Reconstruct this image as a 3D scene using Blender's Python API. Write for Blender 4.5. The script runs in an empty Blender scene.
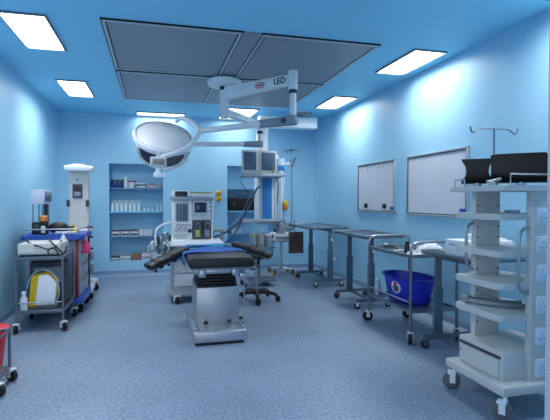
import bpy, bmesh, math, random
from mathutils import Vector, Matrix, Euler
random.seed(7)
S = bpy.context.scene
COL = S.collection
PI = math.pi
# ---------------------------------------------------------------- camera maths
FPX, CAMH, CH = 455.0, 1.36, 2.90
YAW = math.atan(120 / FPX)
PITCH = math.atan(9.5 / FPX)
_cy, _sy, _cp, _sp = math.cos(YAW), math.sin(YAW), math.cos(PITCH), math.sin(PITCH)
_F = Vector((_sy * _cp, _cy * _cp, -_sp)); _R = Vector((_cy, -_sy, 0)); _U = Vector((_sy * _sp, _cy * _sp, _cp))
def W(px, py, Y):
    """measured point of the photograph on the plane at depth Y"""
    d = _F + _R * ((px - 275) / FPX) + _U * ((210 - py) / FPX)
    return Vector((0, 0, CAMH)) + d * (Y / d.y)

# ---------------------------------------------------------------- materials
def lin(h):
    h = h.lstrip('#'); o = []
    for i in (0, 2, 4):
        c = int(h[i:i + 2], 16) / 255
        o.append(c / 12.92 if c <= .04045 else ((c + .055) / 1.055) ** 2.4)
    return tuple(o) + (1,)
MATS = {}
def mat(name, hexc, rough=.5, metal=0., var=.06, scale=30, bump=0., emit=None, trans=0., spec=.5, coat=0.):
    if name in MATS: return MATS[name]
    m = bpy.data.materials.new(name); m.use_nodes = True
    nt = m.node_tree; b = nt.nodes['Principled BSDF']
    c = lin(hexc)
    tc = nt.nodes.new('ShaderNodeTexCoord')
    nz = nt.nodes.new('ShaderNodeTexNoise'); nz.inputs['Scale'].default_value = scale; nz.inputs['Detail'].default_value = 4
    nt.links.new(tc.outputs['Object'], nz.inputs['Vector'])
    rp = nt.nodes.new('ShaderNodeValToRGB')
    rp.color_ramp.elements[0].position = .3; rp.color_ramp.elements[1].position = .7
    rp.color_ramp.elements[0].color = tuple(x * (1 - var) for x in c[:3]) + (1,)
    rp.color_ramp.elements[1].color = tuple(min(1, x * (1 + var)) for x in c[:3]) + (1,)
    nt.links.new(nz.outputs['Fac'], rp.inputs['Fac'])
    nt.links.new(rp.outputs['Color'], b.inputs['Base Color'])
    b.inputs['Roughness'].default_value = rough; b.inputs['Metallic'].default_value = metal
    b.inputs['Specular IOR Level'].default_value = spec
    b.inputs['Coat Weight'].default_value = coat
    if trans: b.inputs['Transmission Weight'].default_value = trans
    if bump:
        bp = nt.nodes.new('ShaderNodeBump'); bp.inputs['Strength'].default_value = bump; bp.inputs['Distance'].default_value = .01
        nt.links.new(nz.outputs['Fac'], bp.inputs['Height']); nt.links.new(bp.outputs['Normal'], b.inputs['Normal'])
    if emit:
        b.inputs['Emission Color'].default_value = lin(emit[0]); b.inputs['Emission Strength'].default_value = emit[1]
    MATS[name] = m
    return m

LIGHT_POWER = 3.0
LAMP_W = 8.6
SPREAD = 160
wall_m = mat('wall_paint', '#9fd1ea', .42, var=.025, scale=1.5, spec=.35)
ceil_m = mat('ceiling_paint', '#90d4f4', .6, var=.03, scale=1.2, spec=.3)
white_m = mat('white_enamel', '#edf0f3', .4, var=.02)
offw_m = mat('offwhite_plastic', '#cfd4d8', .45, var=.03)
cream_m = mat('cream_casing', '#c9cbc9', .5, var=.03)
grey_m = mat('grey_plastic', '#8b96a0', .45, var=.04)
dgrey_m = mat('dark_grey_plastic', '#3c444c', .5, var=.05)
black_m = mat('black_rubber', '#0f1114', .5, var=.1)
vinyl_m = mat('black_vinyl', '#17181c', .42, var=.08, bump=.05, scale=60)
steel_m = mat('stainless_steel', '#aab2b8', .3, .9, var=.05, scale=12)
brush_m = mat('brushed_steel', '#b4bac0', .38, .85, var=.08, scale=6)
dsteel_m = mat('dull_steel_tube', '#76828c', .4, .75, var=.06)
blue_m = mat('royal_blue_plastic', '#1626b4', .33, var=.05)
cblue_m = mat('cart_blue_plastic', '#2f55b5', .4, var=.05)
pblue_m = mat('console_blue_panel', '#2f86cc', .4, var=.04)
sheet_m = mat('blue_sheet_cloth', '#3565b4', .8, var=.08, bump=.3, scale=40)
screen_m = mat('dark_screen_glass', '#48607c', .35, var=.03)
navy_m = mat('navy_lamp_glass', '#1c3050', .15, var=.05, coat=.4)
red_m = mat('red_plastic', '#d4202a', .4, var=.05)
dred_m = mat('dark_red_trim', '#8e2436', .5, var=.05)
yel_m = mat('yellow_plastic', '#e2b913', .45, var=.05)
pink_m = mat('pink_plastic', '#e8467c', .5, var=.05)
cloth_m = mat('white_cloth', '#dfe3e8', .9, var=.04, bump=.6, scale=25)
board_m = mat('whiteboard_face', '#d3d8e2', .3, var=.02, scale=3)
alu_m = mat('aluminium_frame', '#c2c8cc', .35, .6, var=.03)
glass_m = mat('clear_bottle_glass', '#c8dbe2', .12, var=.03, spec=.7)
bglass_m = mat('dark_blue_glass', '#1c2d6e', .15, var=.1)
brown_m = mat('brown_mesh', '#6b5148', .6, var=.15, scale=50)
card_m = mat('cardboard', '#8d6f5b', .8, var=.08)
jamb_m = mat('door_frame_paint', '#99a3b6', .5, var=.02)
sock_m = mat('socket_white', '#d8e4ee', .4, var=.02)
amber_m = mat('amber_plastic', '#d07c2c', .4, var=.06)
hose_m = mat('dark_blue_hose', '#1b2a55', .45, var=.05)
tan_m = mat('tan_plastic', '#a39a88', .5, var=.06)
frost_m = mat('frosted_plastic', '#aebfc8', .35, var=.05)
warm_m = mat('cool_white_diffuser', '#ffffff', .5, emit=('#fffaf4', LIGHT_POWER))
dim_m = mat('cool_white_diffuser_dim', '#ffffff', .5, emit=('#fffaf4', LIGHT_POWER * .8))

def floor_material():
    m = bpy.data.materials.new('speckled_vinyl_floor'); m.use_nodes = True
    nt = m.node_tree; b = nt.nodes['Principled BSDF']; L = nt.links
    tc = nt.nodes.new('ShaderNodeTexCoord')
    n1 = nt.nodes.new('ShaderNodeTexNoise'); n1.inputs['Scale'].default_value = 48; n1.inputs['Detail'].default_value = 3
    n2 = nt.nodes.new('ShaderNodeTexNoise'); n2.inputs['Scale'].default_value = 1.3; n2.inputs['Detail'].default_value = 5
    L.new(tc.outputs['Object'], n1.inputs['Vector']); L.new(tc.outputs['Object'], n2.inputs['Vector'])
    r1 = nt.nodes.new('ShaderNodeValToRGB')
    r1.color_ramp.elements[0].position = .36; r1.color_ramp.elements[0].color = lin('#71879f')
    r1.color_ramp.elements[1].position = .64; r1.color_ramp.elements[1].color = lin('#98a9bd')
    r2 = nt.nodes.new('ShaderNodeValToRGB')
    r2.color_ramp.elements[0].position = .35; r2.color_ramp.elements[0].color = (.84, .84, .85, 1)
    r2.color_ramp.elements[1].position = .65; r2.color_ramp.elements[1].color = (1, 1, 1, 1)
    L.new(n1.outputs['Fac'], r1.inputs['Fac']); L.new(n2.outputs['Fac'], r2.inputs['Fac'])
    mx = nt.nodes.new('ShaderNodeMix'); mx.data_type = 'RGBA'; mx.blend_type = 'MULTIPLY'; mx.inputs[0].default_value = 1
    L.new(r1.outputs['Color'], mx.inputs[6]); L.new(r2.outputs['Color'], mx.inputs[7])
    L.new(mx.outputs[2], b.inputs['Base Color'])
    b.inputs['Roughness'].default_value = .42; b.inputs['Specular IOR Level'].default_value = .4
    return m
floor_m = floor_material()

def perforated_material():
    m = bpy.data.materials.new('perforated_grey_metal'); m.use_nodes = True
    nt = m.node_tree; b = nt.nodes['Principled BSDF']; L = nt.links
    tc = nt.nodes.new('ShaderNodeTexCoord')
    v = nt.nodes.new('ShaderNodeTexVoronoi'); v.inputs['Scale'].default_value = 42; v.inputs['Randomness'].default_value = 0
    L.new(tc.outputs['Object'], v.inputs['Vector'])
    r = nt.nodes.new('ShaderNodeValToRGB')
    r.color_ramp.elements[0].position = .25; r.color_ramp.elements[0].color = lin('#3c434e')
    r.color_ramp.elements[1].position = .42; r.color_ramp.elements[1].color = lin('#9198a3')
    L.new(v.outputs['Distance'], r.inputs['Fac']); L.new(r.outputs['Color'], b.inputs['Base Color'])
    b.inputs['Roughness'].default_value = .5; b.inputs['Metallic'].default_value = .2
    return m
perf_m = perforated_material()

# ---------------------------------------------------------------- mesh builder
class MB:
    def __init__(self): self.bm = bmesh.new()
    def _merge(self, t, M=None):
        if M is not None: bmesh.ops.transform(t, matrix=M, verts=t.verts)
        bmesh.ops.recalc_face_normals(t, faces=t.faces)
        me = bpy.data.meshes.new('tmp'); t.to_mesh(me); t.free()
        self.bm.from_mesh(me); bpy.data.meshes.remove(me)
        return self
    def box(self, x0, x1, y0, y1, z0, z1, bev=0., M=None, seg=2):
        t = bmesh.new(); bmesh.ops.create_cube(t, size=1)
        for v in t.verts:
            v.co = Vector(((x0 + x1) / 2 + v.co.x * (x1 - x0), (y0 + y1) / 2 + v.co.y * (y1 - y0), (z0 + z1) / 2 + v.co.z * (z1 - z0)))
        if bev: bmesh.ops.bevel(t, geom=t.edges[:], offset=bev, segments=seg, affect='EDGES', profile=.5)
        return self._merge(t, M)
    def obox(self, c, s, rot=(0, 0, 0), bev=0.):
        M = Matrix.Translation(c) @ Euler(rot).to_matrix().to_4x4()
        return self.box(-s[0] / 2, s[0] / 2, -s[1] / 2, s[1] / 2, -s[2] / 2, s[2] / 2, bev, M)
    def cyl(self, p0, p1, r0, r1=None, seg=16):
        p0, p1 = Vector(p0), Vector(p1); r1 = r0 if r1 is None else r1
        d = p1 - p0; t = bmesh.new()
        bmesh.ops.create_cone(t, cap_ends=True, segments=seg, radius1=r0, radius2=r1, depth=d.length)
        return self._merge(t, Matrix.Translation((p0 + p1) / 2) @ d.to_track_quat('Z', 'Y').to_matrix().to_4x4())
    def lathe(self, prof, c=(0, 0, 0), seg=28, M=None, sx=1., sy=1.):
        t = bmesh.new(); rings = []
        for r, z in prof:
            if r < 1e-5: rings.append([t.verts.new((0, 0, z))])
            else: rings.append([t.verts.new((r * sx * math.cos(2 * PI * k / seg), r * sy * math.sin(2 * PI * k / seg), z)) for k in range(seg)])
        for a, b in zip(rings, rings[1:]):
            for k in range(seg):
                k2 = (k + 1) % seg
                if len(a) == 1 and len(b) == 1: continue
                if len(a) == 1: t.faces.new((a[0], b[k], b[k2]))
                elif len(b) == 1: t.faces.new((a[k], a[k2], b[0]))
                else: t.faces.new((a[k], a[k2], b[k2], b[k]))
        return self._merge(t, Matrix.Translation(c) @ (M if M is not None else Matrix()))
    def sph(self, c, r, M=None):
        if not hasattr(r, '__len__'): r = (r, r, r)
        t = bmesh.new(); bmesh.ops.create_uvsphere(t, u_segments=18, v_segments=12, radius=1)
        for v in t.verts: v.co = Vector((v.co.x * r[0], v.co.y * r[1], v.co.z * r[2]))
        return self._merge(t, Matrix.Translation(c) @ (M if M is not None else Matrix()))
    def tube(self, pts, r, seg=8, closed=False, smooth=0):
        pts = [Vector(p) for p in pts]
        for _ in range(smooth):
            q = [] if closed else [pts[0]]
            n = len(pts)
            for i in range(n if closed else n - 1):
                a, b = pts[i], pts[(i + 1) % n]
                q += [a * .75 + b * .25, a * .25 + b * .75]
            if not closed: q.append(pts[-1])
            pts = q
        n = len(pts); t = bmesh.new(); rings = []; up = None
        for i in range(n):
            if closed: d = pts[(i + 1) % n] - pts[i - 1]
            else: d = pts[min(i + 1, n - 1)] - pts[max(i - 1, 0)]
            d.normalize()
            if up is None: up = Vector((0, 0, 1)) if abs(d.z) < .9 else Vector((1, 0, 0))
            x = up - d * up.dot(d)
            if x.length < 1e-4: x = d.orthogonal()
            x.normalize(); y = d.cross(x); up = x
            rr = r[i] if hasattr(r, '__len__') else r
            rings.append([t.verts.new(pts[i] + (x * math.cos(2 * PI * k / seg) + y * math.sin(2 * PI * k / seg)) * rr) for k in range(seg)])
        for i in range(n if closed else n - 1):
            a, b = rings[i], rings[(i + 1) % n]
            for k in range(seg):
                t.faces.new((a[k], a[(k + 1) % seg], b[(k + 1) % seg], b[k]))
        if not closed: t.faces.new(rings[0][::-1]); t.faces.new(rings[-1])
        return self._merge(t)
    def prism(self, poly, h0, h1, M=None, bev=0.):
        """polygon in XY extruded from z=h0 to z=h1"""
        t = bmesh.new()
        a = [t.verts.new((x, y, h0)) for x, y in poly]; b = [t.verts.new((x, y, h1)) for x, y in poly]
        t.faces.new(a[::-1]); t.faces.new(b)
        for i in range(len(poly)):
            j = (i + 1) % len(poly); t.faces.new((a[i], a[j], b[j], b[i]))
        if bev: bmesh.ops.bevel(t, geom=t.edges[:], offset=bev, segments=2, affect='EDGES', profile=.5)
        return self._merge(t, M)
    def surf(self, fn, nu, nv, thick):
        """sheet fn(u,v) for u,v in 0..1, given a thickness along its normal"""
        t = bmesh.new(); g = [[t.verts.new(fn(i / nu, j / nv)) for j in range(nv + 1)] for i in range(nu + 1)]
        for i in range(nu):
            for j in range(nv): t.faces.new((g[i][j], g[i + 1][j], g[i + 1][j + 1], g[i][j + 1]))
        bmesh.ops.recalc_face_normals(t, faces=t.faces)
        bmesh.ops.solidify(t, geom=t.faces[:], thickness=thick)
        return self._merge(t)
    def build(self, name, m, parent=None, loc=None, ang=38, flat=False):
        me = bpy.data.meshes.new(name)
        off = Vector(loc) if loc is not None else Vector((0, 0, 0))
        p = parent
        while p is not None: off = off + p.location; p = p.parent
        bmesh.ops.translate(self.bm, vec=-off, verts=self.bm.verts)
        self.bm.to_mesh(me); self.bm.free()
        if not flat:
            me.shade_smooth(); me.set_sharp_from_angle(angle=math.radians(ang))
        me.materials.append(m)
        o = bpy.data.objects.new(name, me); COL.objects.link(o)
        if parent is not None: o.parent = parent
        if loc is not None: o.location = loc
        return o

def tag(o, label, cat, group=None):
    o['label'] = label; o['category'] = cat
    if group: o['group'] = group
    return o
def thing(name, label, cat, loc, group=None):
    o = bpy.data.objects.new(name, None); COL.objects.link(o)
    o.location = loc; o.empty_display_size = .1
    return tag(o, label, cat, group)
def structure(o):
    o['kind'] = 'structure'; return o
def dup(root, loc, rz=0., label=None):
    r = root.copy(); COL.objects.link(r); r.location = loc; r.rotation_euler = (0, 0, rz)
    if label: r['label'] = label
    for ch in list(root.children):
        c = ch.copy(); COL.objects.link(c); c.parent = r
        for g in list(ch.children):
            d = g.copy(); COL.objects.link(d); d.parent = c
    return r
def caster(parent, x, y, r=.045, top=.12, fork=None, wheel=None, rz=0., w=.026):
    """a caster: fork (part) > wheel (sub-part), in the thing's own coordinates"""
    o = parent.location
    M = Matrix.Translation((o.x + x, o.y + y, o.z)) @ Matrix.Rotation(rz, 4, 'Z')
    f = MB()
    f.box(-.012, .026 + r * .3, -w * .85, w * .85, r * 1.75, r * 1.75 + .016, .004, M)
    for s in (-1, 1): f.box(-.008, .03, s * w * .85 - .003, s * w * .85 + .003, r * .8, r * 1.85, 0, M)
    f.cyl(M @ Vector((0, 0, r * 1.75)), M @ Vector((0, 0, top)), .012)
    fo = f.build('caster', fork or offw_m, parent)
    wb = MB()
    wb.lathe([(0, -w / 2), (r * .8, -w / 2), (r, -w * .3), (r, w * .3), (r * .8, w / 2), (0, w / 2)], seg=20,
             M=M @ Matrix.Translation((.018, 0, r)) @ Matrix.Rotation(PI / 2, 4, 'X'))
    wb.build('wheel', wheel or black_m, fo)
    return fo
def text(body, size, parent, M, m, ext=.0015, name='lettering'):
    cu = bpy.data.curves.new(name, 'FONT'); cu.body = body; cu.size = size; cu.extrude = ext
    cu.align_x = 'CENTER'; cu.align_y = 'CENTER'; cu.materials.append(m)
    cu.offset = size * .012
    tmp = bpy.data.objects.new(name, cu); COL.objects.link(tmp)
    me = bpy.data.meshes.new_from_object(tmp.evaluated_get(bpy.context.evaluated_depsgraph_get()))
    bpy.data.objects.remove(tmp); bpy.data.curves.remove(cu)
    o = bpy.data.objects.new(name, me); COL.objects.link(o)
    if parent is not None:
        off = Vector((0, 0, 0)); p = parent
        while p is not None: off += p.location; p = p.parent
        M = Matrix.Translation(-off) @ M; o.parent = parent
    o.matrix_local = M
    return o
def frame_M(o, x, y, z):
    return Matrix(((x.x, y.x, z.x, o.x), (x.y, y.y, z.y, o.y), (x.z, y.z, z.z, o.z), (0, 0, 0, 1)))
def axis_M(o, n):
    """local Z along n"""
    return Matrix.Translation(o) @ Vector(n).to_track_quat('Z', 'Y').to_matrix().to_4x4()

# ---------------------------------------------------------------- the room
XL, XR, YB, YF = -1.62, 3.09, 8.60, .60
structure(MB().box(XL - .2, XR + .2, -1.2, YB + .4, -.1, 0).build('floor', floor_m, flat=True))
LH = [(-1.22, -.88, 4.17, 5.06), (-1.20, -.87, 6.33, 7.22), (2.57, 2.92, 4.14, 4.98), (2.57, 2.92, 6.28, 7.12),
      (-.30, .52, 8.25, 8.55), (1.15, 1.70, 7.52, 8.52), (-1.22, -.88, 1.95, 2.84), (2.57, 2.92, 1.95, 2.84)]  # last pair is out of view, added to light the near end
cb = MB()
xs = sorted({XL - .2, XR + .2} | {v for h in LH for v in h[:2]}); ys = sorted({-1.2, YB + .4} | {v for h in LH for v in h[2:]})
for a, b in zip(xs, xs[1:]):
    for c, d in zip(ys, ys[1:]):
        mx, my = (a + b) / 2, (c + d) / 2
        if any(h[0] < mx < h[1] and h[2] < my < h[3] for h in LH): continue
        cb.box(a, b, c, d, CH, CH + .12)
structure(cb.build('ceiling', ceil_m, flat=True))
structure(MB().box(XL - .15, XL, YF, YB + .3, 0, CH).build('wall_left', wall_m, flat=True))
structure(MB().box(XR, XR + .15, YF, YB + .3, 0, CH).build('wall_right', wall_m, flat=True))
N1 = (-.79, .145); N2 = (1.33, 2.26); NZ = (.27, 2.02)
wb_ = MB()
for a, b in ((XL, N1[0]), (N1[1], N2[0]), (N2[1], XR)): wb_.box(a, b, YB, YB + .34, 0, CH)
for n in (N1, N2):
    wb_.box(n[0], n[1], YB, YB + .34, 0, NZ[0]); wb_.box(n[0], n[1], YB, YB + .34, NZ[1], CH)
    wb_.box(n[0], n[1], YB + .30, YB + .34, NZ[0], NZ[1])
structure(wb_.build('wall_back', wall_m, flat=True))
# front wall with the doorway the view looks through
fw = MB(); fw.box(XL, -.62, YF - .15, YF, 0, CH); fw.box(.66, XR, YF - .15, YF, 0, CH); fw.box(-.62, .64, YF - .15, YF, 2.25, CH)
structure(fw.build('wall_front', wall_m, flat=True))
jb = MB()
jb.box(.632, .69, YF - .17, YF + .02, 0, 2.3, .004); jb.box(-.66, -.60, YF - .17, YF + .02, 0, 2.3, .004); jb.box(-.66, .66, YF - .17, YF + .02, 2.22, 2.3, .004)
structure(jb.build('trim_1', jamb_m))
base_m = mat('cove_skirting_vinyl', '#7f9ab5', .5, var=.05, scale=40)
def cove(name, M, L):
    pr = [(0, 0), (.075, 0), (.035, .012), (.012, .035), (.006, .10), (0, .10)]
    structure(MB().prism(pr, 0, L, M).build(name, base_m))
# local x -> out of the wall, y -> up, z -> along the wall
cove('baseboard_back', frame_M(Vector((XL, YB, 0)), Vector((0, -1, 0)), Vector((0, 0, 1)), Vector((1, 0, 0))), XR - XL)
cove('baseboard_left', frame_M(Vector((XL, YF, 0)), Vector((1, 0, 0)), Vector((0, 0, 1)), Vector((0, 1, 0))), YB - YF)
cove('baseboard_right', frame_M(Vector((XR, YF, 0)), Vector((-1, 0, 0)), Vector((0, 0, 1)), Vector((0, 1, 0))), YB - YF)

# ceiling lights
frame_dark = mat('light_frame_metal', '#74808c', .45, .3)
LL = ['recessed white ceiling light on the left, nearer the doorway', 'recessed white ceiling light on the left, nearer the back wall',
      'recessed white ceiling light beside the right wall, nearer the doorway', 'recessed white ceiling light beside the right wall, nearer the back wall',
      'narrow white ceiling light strip at the back wall above the round lamp head', 'white ceiling light behind the lamp arms near the back wall',
      'unseen recessed ceiling light added overhead on the left just inside the doorway', 'unseen recessed ceiling light added overhead on the right just inside the doorway']
for (a, b, c, d), lab in zip(LH, LL):
    t = thing('ceiling_light', lab, 'ceiling light', ((a + b) / 2, (c + d) / 2, CH), 'recessed ceiling lights')
    f = MB(); w = .015
    for q in ((a - w, a, c - w, d + w), (b, b + w, c - w, d + w), (a, b, c - w, c), (a, b, d, d + w)):
        f.box(q[0], q[1], q[2], q[3], CH - .018, CH)
    f.build('frame', frame_dark, t)
    h = MB()
    for q in ((a, a + .004, c, d), (b - .004, b, c, d), (a, b, c, c + .004), (a, b, d - .004, d)):
        h.box(q[0], q[1], q[2], q[3], CH, CH + .045)
    h.build('housing', alu_m, t)
    MB().box(a + .005, b - .005, c + .005, d - .005, CH + .035, CH + .05).build('diffuser', dim_m if c > 7.4 else warm_m, t)
    la = bpy.data.lights.new('panel_lamp', 'AREA'); la.shape = 'RECTANGLE'; la.size = b - a - .02; la.size_y = d - c - .02
    la.energy = LAMP_W * (.3 if c > 7.4 else 1.35 if c < 3 else 1.2 if a < 0 else .92); la.color = (1, .975, .94); la.spread = math.radians(SPREAD)
    lo_ = bpy.data.objects.new('panel_lamp', la); COL.objects.link(lo_); lo_.parent = t; lo_.location = (0, 0, .03)

# laminar flow ceiling
t = thing('laminar_flow_ceiling', 'large grey perforated air panel on the blue ceiling over the operating table', 'air panel', (.86, 5.65, CH))
UX = ((-.44, .79), (.96, 2.16)); UY = ((4.10, 5.62), (5.68, 7.22))
fr = MB()
line_m = mat('panel_frame_light', '#c3cad2', .4, .2)
for xa, xb in UX:
    for ya, yb in UY:
        MB().box(xa + .05, xb - .05, ya + .05, yb - .05, CH - .014, CH).build('filter_panel', perf_m, t, flat=True)
        f = MB()
        for q in ((xa + .012, xa + .035, ya + .012, yb - .012), (xb - .035, xb - .012, ya + .012, yb - .012), (xa + .035, xb - .035, ya + .012, ya + .035), (xa + .035, xb - .035, yb - .035, yb - .012)):
            f.box(q[0], q[1], q[2], q[3], CH - .02, CH)
        f.build('panel_frame', line_m, t, flat=True)
        for q in ((xa, xa + .012, ya, yb), (xb - .012, xb, ya, yb), (xa, xb, ya, ya + .012), (xa, xb, yb - .012, yb), (xa + .035, xa + .05, ya + .035, yb - .035), (xb - .05, xb - .035, ya + .035, yb - .035), (xa + .035, xb - .035, ya + .035, ya + .05), (xa + .035, xb - .035, yb - .05, yb - .035)):
            fr.box(q[0], q[1], q[2], q[3], CH - .014, CH)
fr.build('gasket', black_m, t, flat=True)
for ya, yb in UY: MB().box(.79, .96, ya + .01, yb - .01, CH - .014, CH).build('middle_strip', perf_m, t, flat=True)

# ---------------------------------------------------------------- whiteboards on the right wall
def whiteboard(y0, y1, z0, z1, lab):
    t = thing('whiteboard', lab, 'whiteboard', (XR, (y0 + y1) / 2, z0), 'whiteboards on the right wall')
    MB().box(XR - .012, XR, y0 + .02, y1 - .02, z0 + .02, z1 - .02).build('board', board_m, t, flat=True)
    f = MB()
    for q in ((y0, y1, z0, z0 + .02), (y0, y1, z1 - .02, z1), (y0, y0 + .02, z0, z1), (y1 - .02, y1, z0, z1)):
        f.box(XR - .024, XR, q[0], q[1], q[2], q[3], .003)
    f.build('frame', alu_m, t)
    g = MB(); e = .02
    for q in ((y0 + e, y1 - e, z0 + e, z0 + e + .012), (y0 + e, y1 - e, z1 - e - .012, z1 - e), (y0 + e, y0 + e + .01, z0 + e, z1 - e), (y1 - e - .01, y1 - e, z0 + e, z1 - e)):
        g.box(XR - .02, XR - .01, q[0], q[1], q[2], q[3])
    g.build('inner_edge', dgrey_m, t)
    MB().box(XR - .014, XR - .011, y0 + .04, y0 + .13, z0 + .045, z0 + .095).build('corner_sticker', cblue_m, t)
    return t
whiteboard(5.43, 6.575, 1.185, 1.915, 'smaller-looking whiteboard on the right wall with two black magnets along its bottom')
whiteboard(3.975, 5.135, 1.18, 1.912, 'blank whiteboard on the right wall behind the white shelf cart')
for y, s in ((6.28, 'left'), (5.71, 'right')):
    tag(MB().box(XR - .03, XR - .012, y - .045, y + .045, 1.25, 1.315, .006).build('magnet', black_m, None, (XR - .012, y, 1.245)),
        'black square magnet at the bottom %s of the whiteboard, %s' % (s, 'farther along the wall' if s == 'left' else 'next to its blue sticker'), 'magnet', 'black magnets on the whiteboard')
for k in range(6):
    y = 6.42 - k * .17
    tag(MB().cyl((XR - .012, y, 1.83), (XR - .02, y, 1.83), .012).build('round_magnet', grey_m, None, (XR - .012, y, 1.83)),
        '%s of six tiny grey magnets along the whiteboard top, counted from the back wall' % ['first', 'second', 'third', 'fourth', 'fifth', 'sixth'][k], 'magnet', 'tiny magnets along the whiteboard top')
o_ = thing('wall_socket', 'small white wall socket low on the right wall behind the instrument table', 'socket', (XR, 7.58, .31))
MB().box(XR - .012, XR, 7.52, 7.64, .27, .35, .004).build('cover_plate', sock_m, o_)
MB().box(XR - .018, XR - .01, 7.55, 7.61, .29, .33, .003).build('socket_insert', white_m, o_)

# ---------------------------------------------------------------- shelves in the niches
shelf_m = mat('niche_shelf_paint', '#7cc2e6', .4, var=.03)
SZ = [1.585, 1.165, .715]
for n, nm in ((N1, 'left wall niche beside the tall white warmer'), (N2, 'right wall niche behind the pendant')):
    for z, w in zip(SZ, ('upper', 'middle', 'lower')):
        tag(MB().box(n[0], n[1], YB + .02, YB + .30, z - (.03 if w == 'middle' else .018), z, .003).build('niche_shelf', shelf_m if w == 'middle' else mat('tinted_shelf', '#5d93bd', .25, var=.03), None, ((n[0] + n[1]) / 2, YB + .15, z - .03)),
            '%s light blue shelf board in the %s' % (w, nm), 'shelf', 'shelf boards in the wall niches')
SHY = YB + .13
def bottle(name, x, z, h, r, m, capm, lab, cat, grp, y=SHY, neck=.4):
    t = thing(name, lab, cat, (x, y, z), grp)
    MB().lathe([(0, 0), (r, 0), (r, h * .62), (r * neck, h * .8), (r * neck, h * .9), (0, h * .9)], (x, y, z), 16).build('bottle_body', m, t)
    MB().lathe([(0, h * .86), (r * neck * 1.25, h * .86), (r * neck * 1.25, h), (0, h)], (x, y, z), 12).build('cap', capm, t)
    return t
ordn = ['first', 'second', 'third', 'fourth', 'fifth', 'sixth', 'seventh', 'eighth', 'ninth', 'tenth']
# top shelf
for k in range(3):
    bottle('glass_jar', -.735 + k * .082, SZ[0], .15, .036, bglass_m, black_m, 'dark blue glass jar on the top niche shelf, %s from the left end' % ordn[k], 'jar', 'blue jars on the top niche shelf', neck=.8)
bottle('spray_bottle', -.515, SZ[0], .21, .04, glass_m, white_m, 'tall clear bottle beside the blue jars on the top shelf', 'bottle', None)
t = thing('plastic_tub', 'round white tub with red lid band on the top niche shelf', 'tub', (-.41, SHY, SZ[0]))
MB().lathe([(0, 0), (.062, 0), (.07, .11), (0, .11)], (-.41, SHY, SZ[0])).build('tub_body', offw_m, t)
MB().lathe([(0, .11), (.073, .11), (.073, .135), (0, .135)], (-.41, SHY, SZ[0])).build('lid', dred_m, t)
def carton(x0, x1, z, h, m, lab, grp=None, band=None, d=.17, cat='box', nm='carton'):
    t = thing(nm, lab, cat, ((x0 + x1) / 2, SHY, z), grp)
    MB().box(x0, x1, SHY - d / 2, SHY + d / 2, z, z + h, .004).build('box_body', m, t)
    if band: MB().box(x0 + .008, x1 - .008, SHY - d / 2 - .002, SHY - d / 2, z + h * .15, z + h * .45).build('printed_band', band, t)
    MB().box(x0 - .003, x1 + .003, SHY - d / 2 - .003, SHY + d / 2 + .003, z + h * .82, z + h + .004, .003).build('lid', m if band is None else band, t)
    return t
carton(-.33, -.15, SZ[0], .085, dgrey_m, 'dark low box with a white label in the middle of the top shelf', band=offw_m)
carton(-.13, .0, SZ[0], .06, offw_m, 'low white box beside the dark box on the top shelf', band=dred_m)
carton(.01, .12, SZ[0], .07, grey_m, 'small grey box at the right end of the top shelf')
# second shelf: glass bottles
for k in range(7):
    bottle('glass_bottle', -.74 + k * .075, SZ[1], .185 + .008 * (k % 2), .033, glass_m, frost_m, 'clear glass bottle in the middle shelf row, %s from its left end' % ordn[k], 'bottle', 'clear bottles on the middle shelf', y=SHY - .03)
    if k < 6: bottle('glass_bottle', -.71 + k * .075, SZ[1], .20, .033, glass_m, white_m, 'clear glass bottle in the rear row of the middle shelf, %s from the left' % ordn[k], 'bottle', 'clear bottles on the middle shelf', y=SHY + .06)
for k in range(3):
    bottle('small_vial', -.19 + k * .07, SZ[1], .07 + .01 * (k == 1), .024, glass_m, grey_m, 'short clear vial right of the bottle row, %s from the left' % ordn[k], 'vial', 'short vials on the middle shelf', neck=.7)
for k in range(2):
    bottle('tall_vial', .045 + k * .065, SZ[1], .14, .026, glass_m, white_m, ('outermost' if k else 'inner') + ' of two taller vials at the right end of the middle shelf', 'vial', 'taller vials on the middle shelf')
# third shelf: boxes
for k, (a, b) in enumerate(((-.755, -.62), (-.60, -.46), (-.44, -.30))):
    carton(a, b, SZ[2], .105, offw_m, 'white carton with a dark lid band on the lower shelf, %s from the left' % ordn[k], 'banded cartons on the lower shelf', band=dgrey_m)
for k in range(3):
    a = -.285 + k * .082
    carton(a, a + .074, SZ[2], .105, offw_m, 'plain narrow white carton on the lower shelf, %s after the banded ones' % ordn[k], 'plain cartons on the lower shelf')
# niche floor
carton(-.77, -.63, NZ[0], .07, offw_m, 'low white carton at the left end of the niche floor', band=dgrey_m)
carton(-.61, -.43, NZ[0], .10, offw_m, 'taller white carton with a grey band on the niche floor', band=grey_m)
carton(-.41, -.26, NZ[0], .11, card_m, 'brown cardboard box between white cartons on the niche floor')
carton(-.24, -.08, NZ[0], .15, offw_m, 'largest white carton on the niche floor, right of the brown box', band=grey_m)
carton(-.06, .06, NZ[0], .12, offw_m, 'white carton at the right end of the niche floor behind the breathing tubes')
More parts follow.
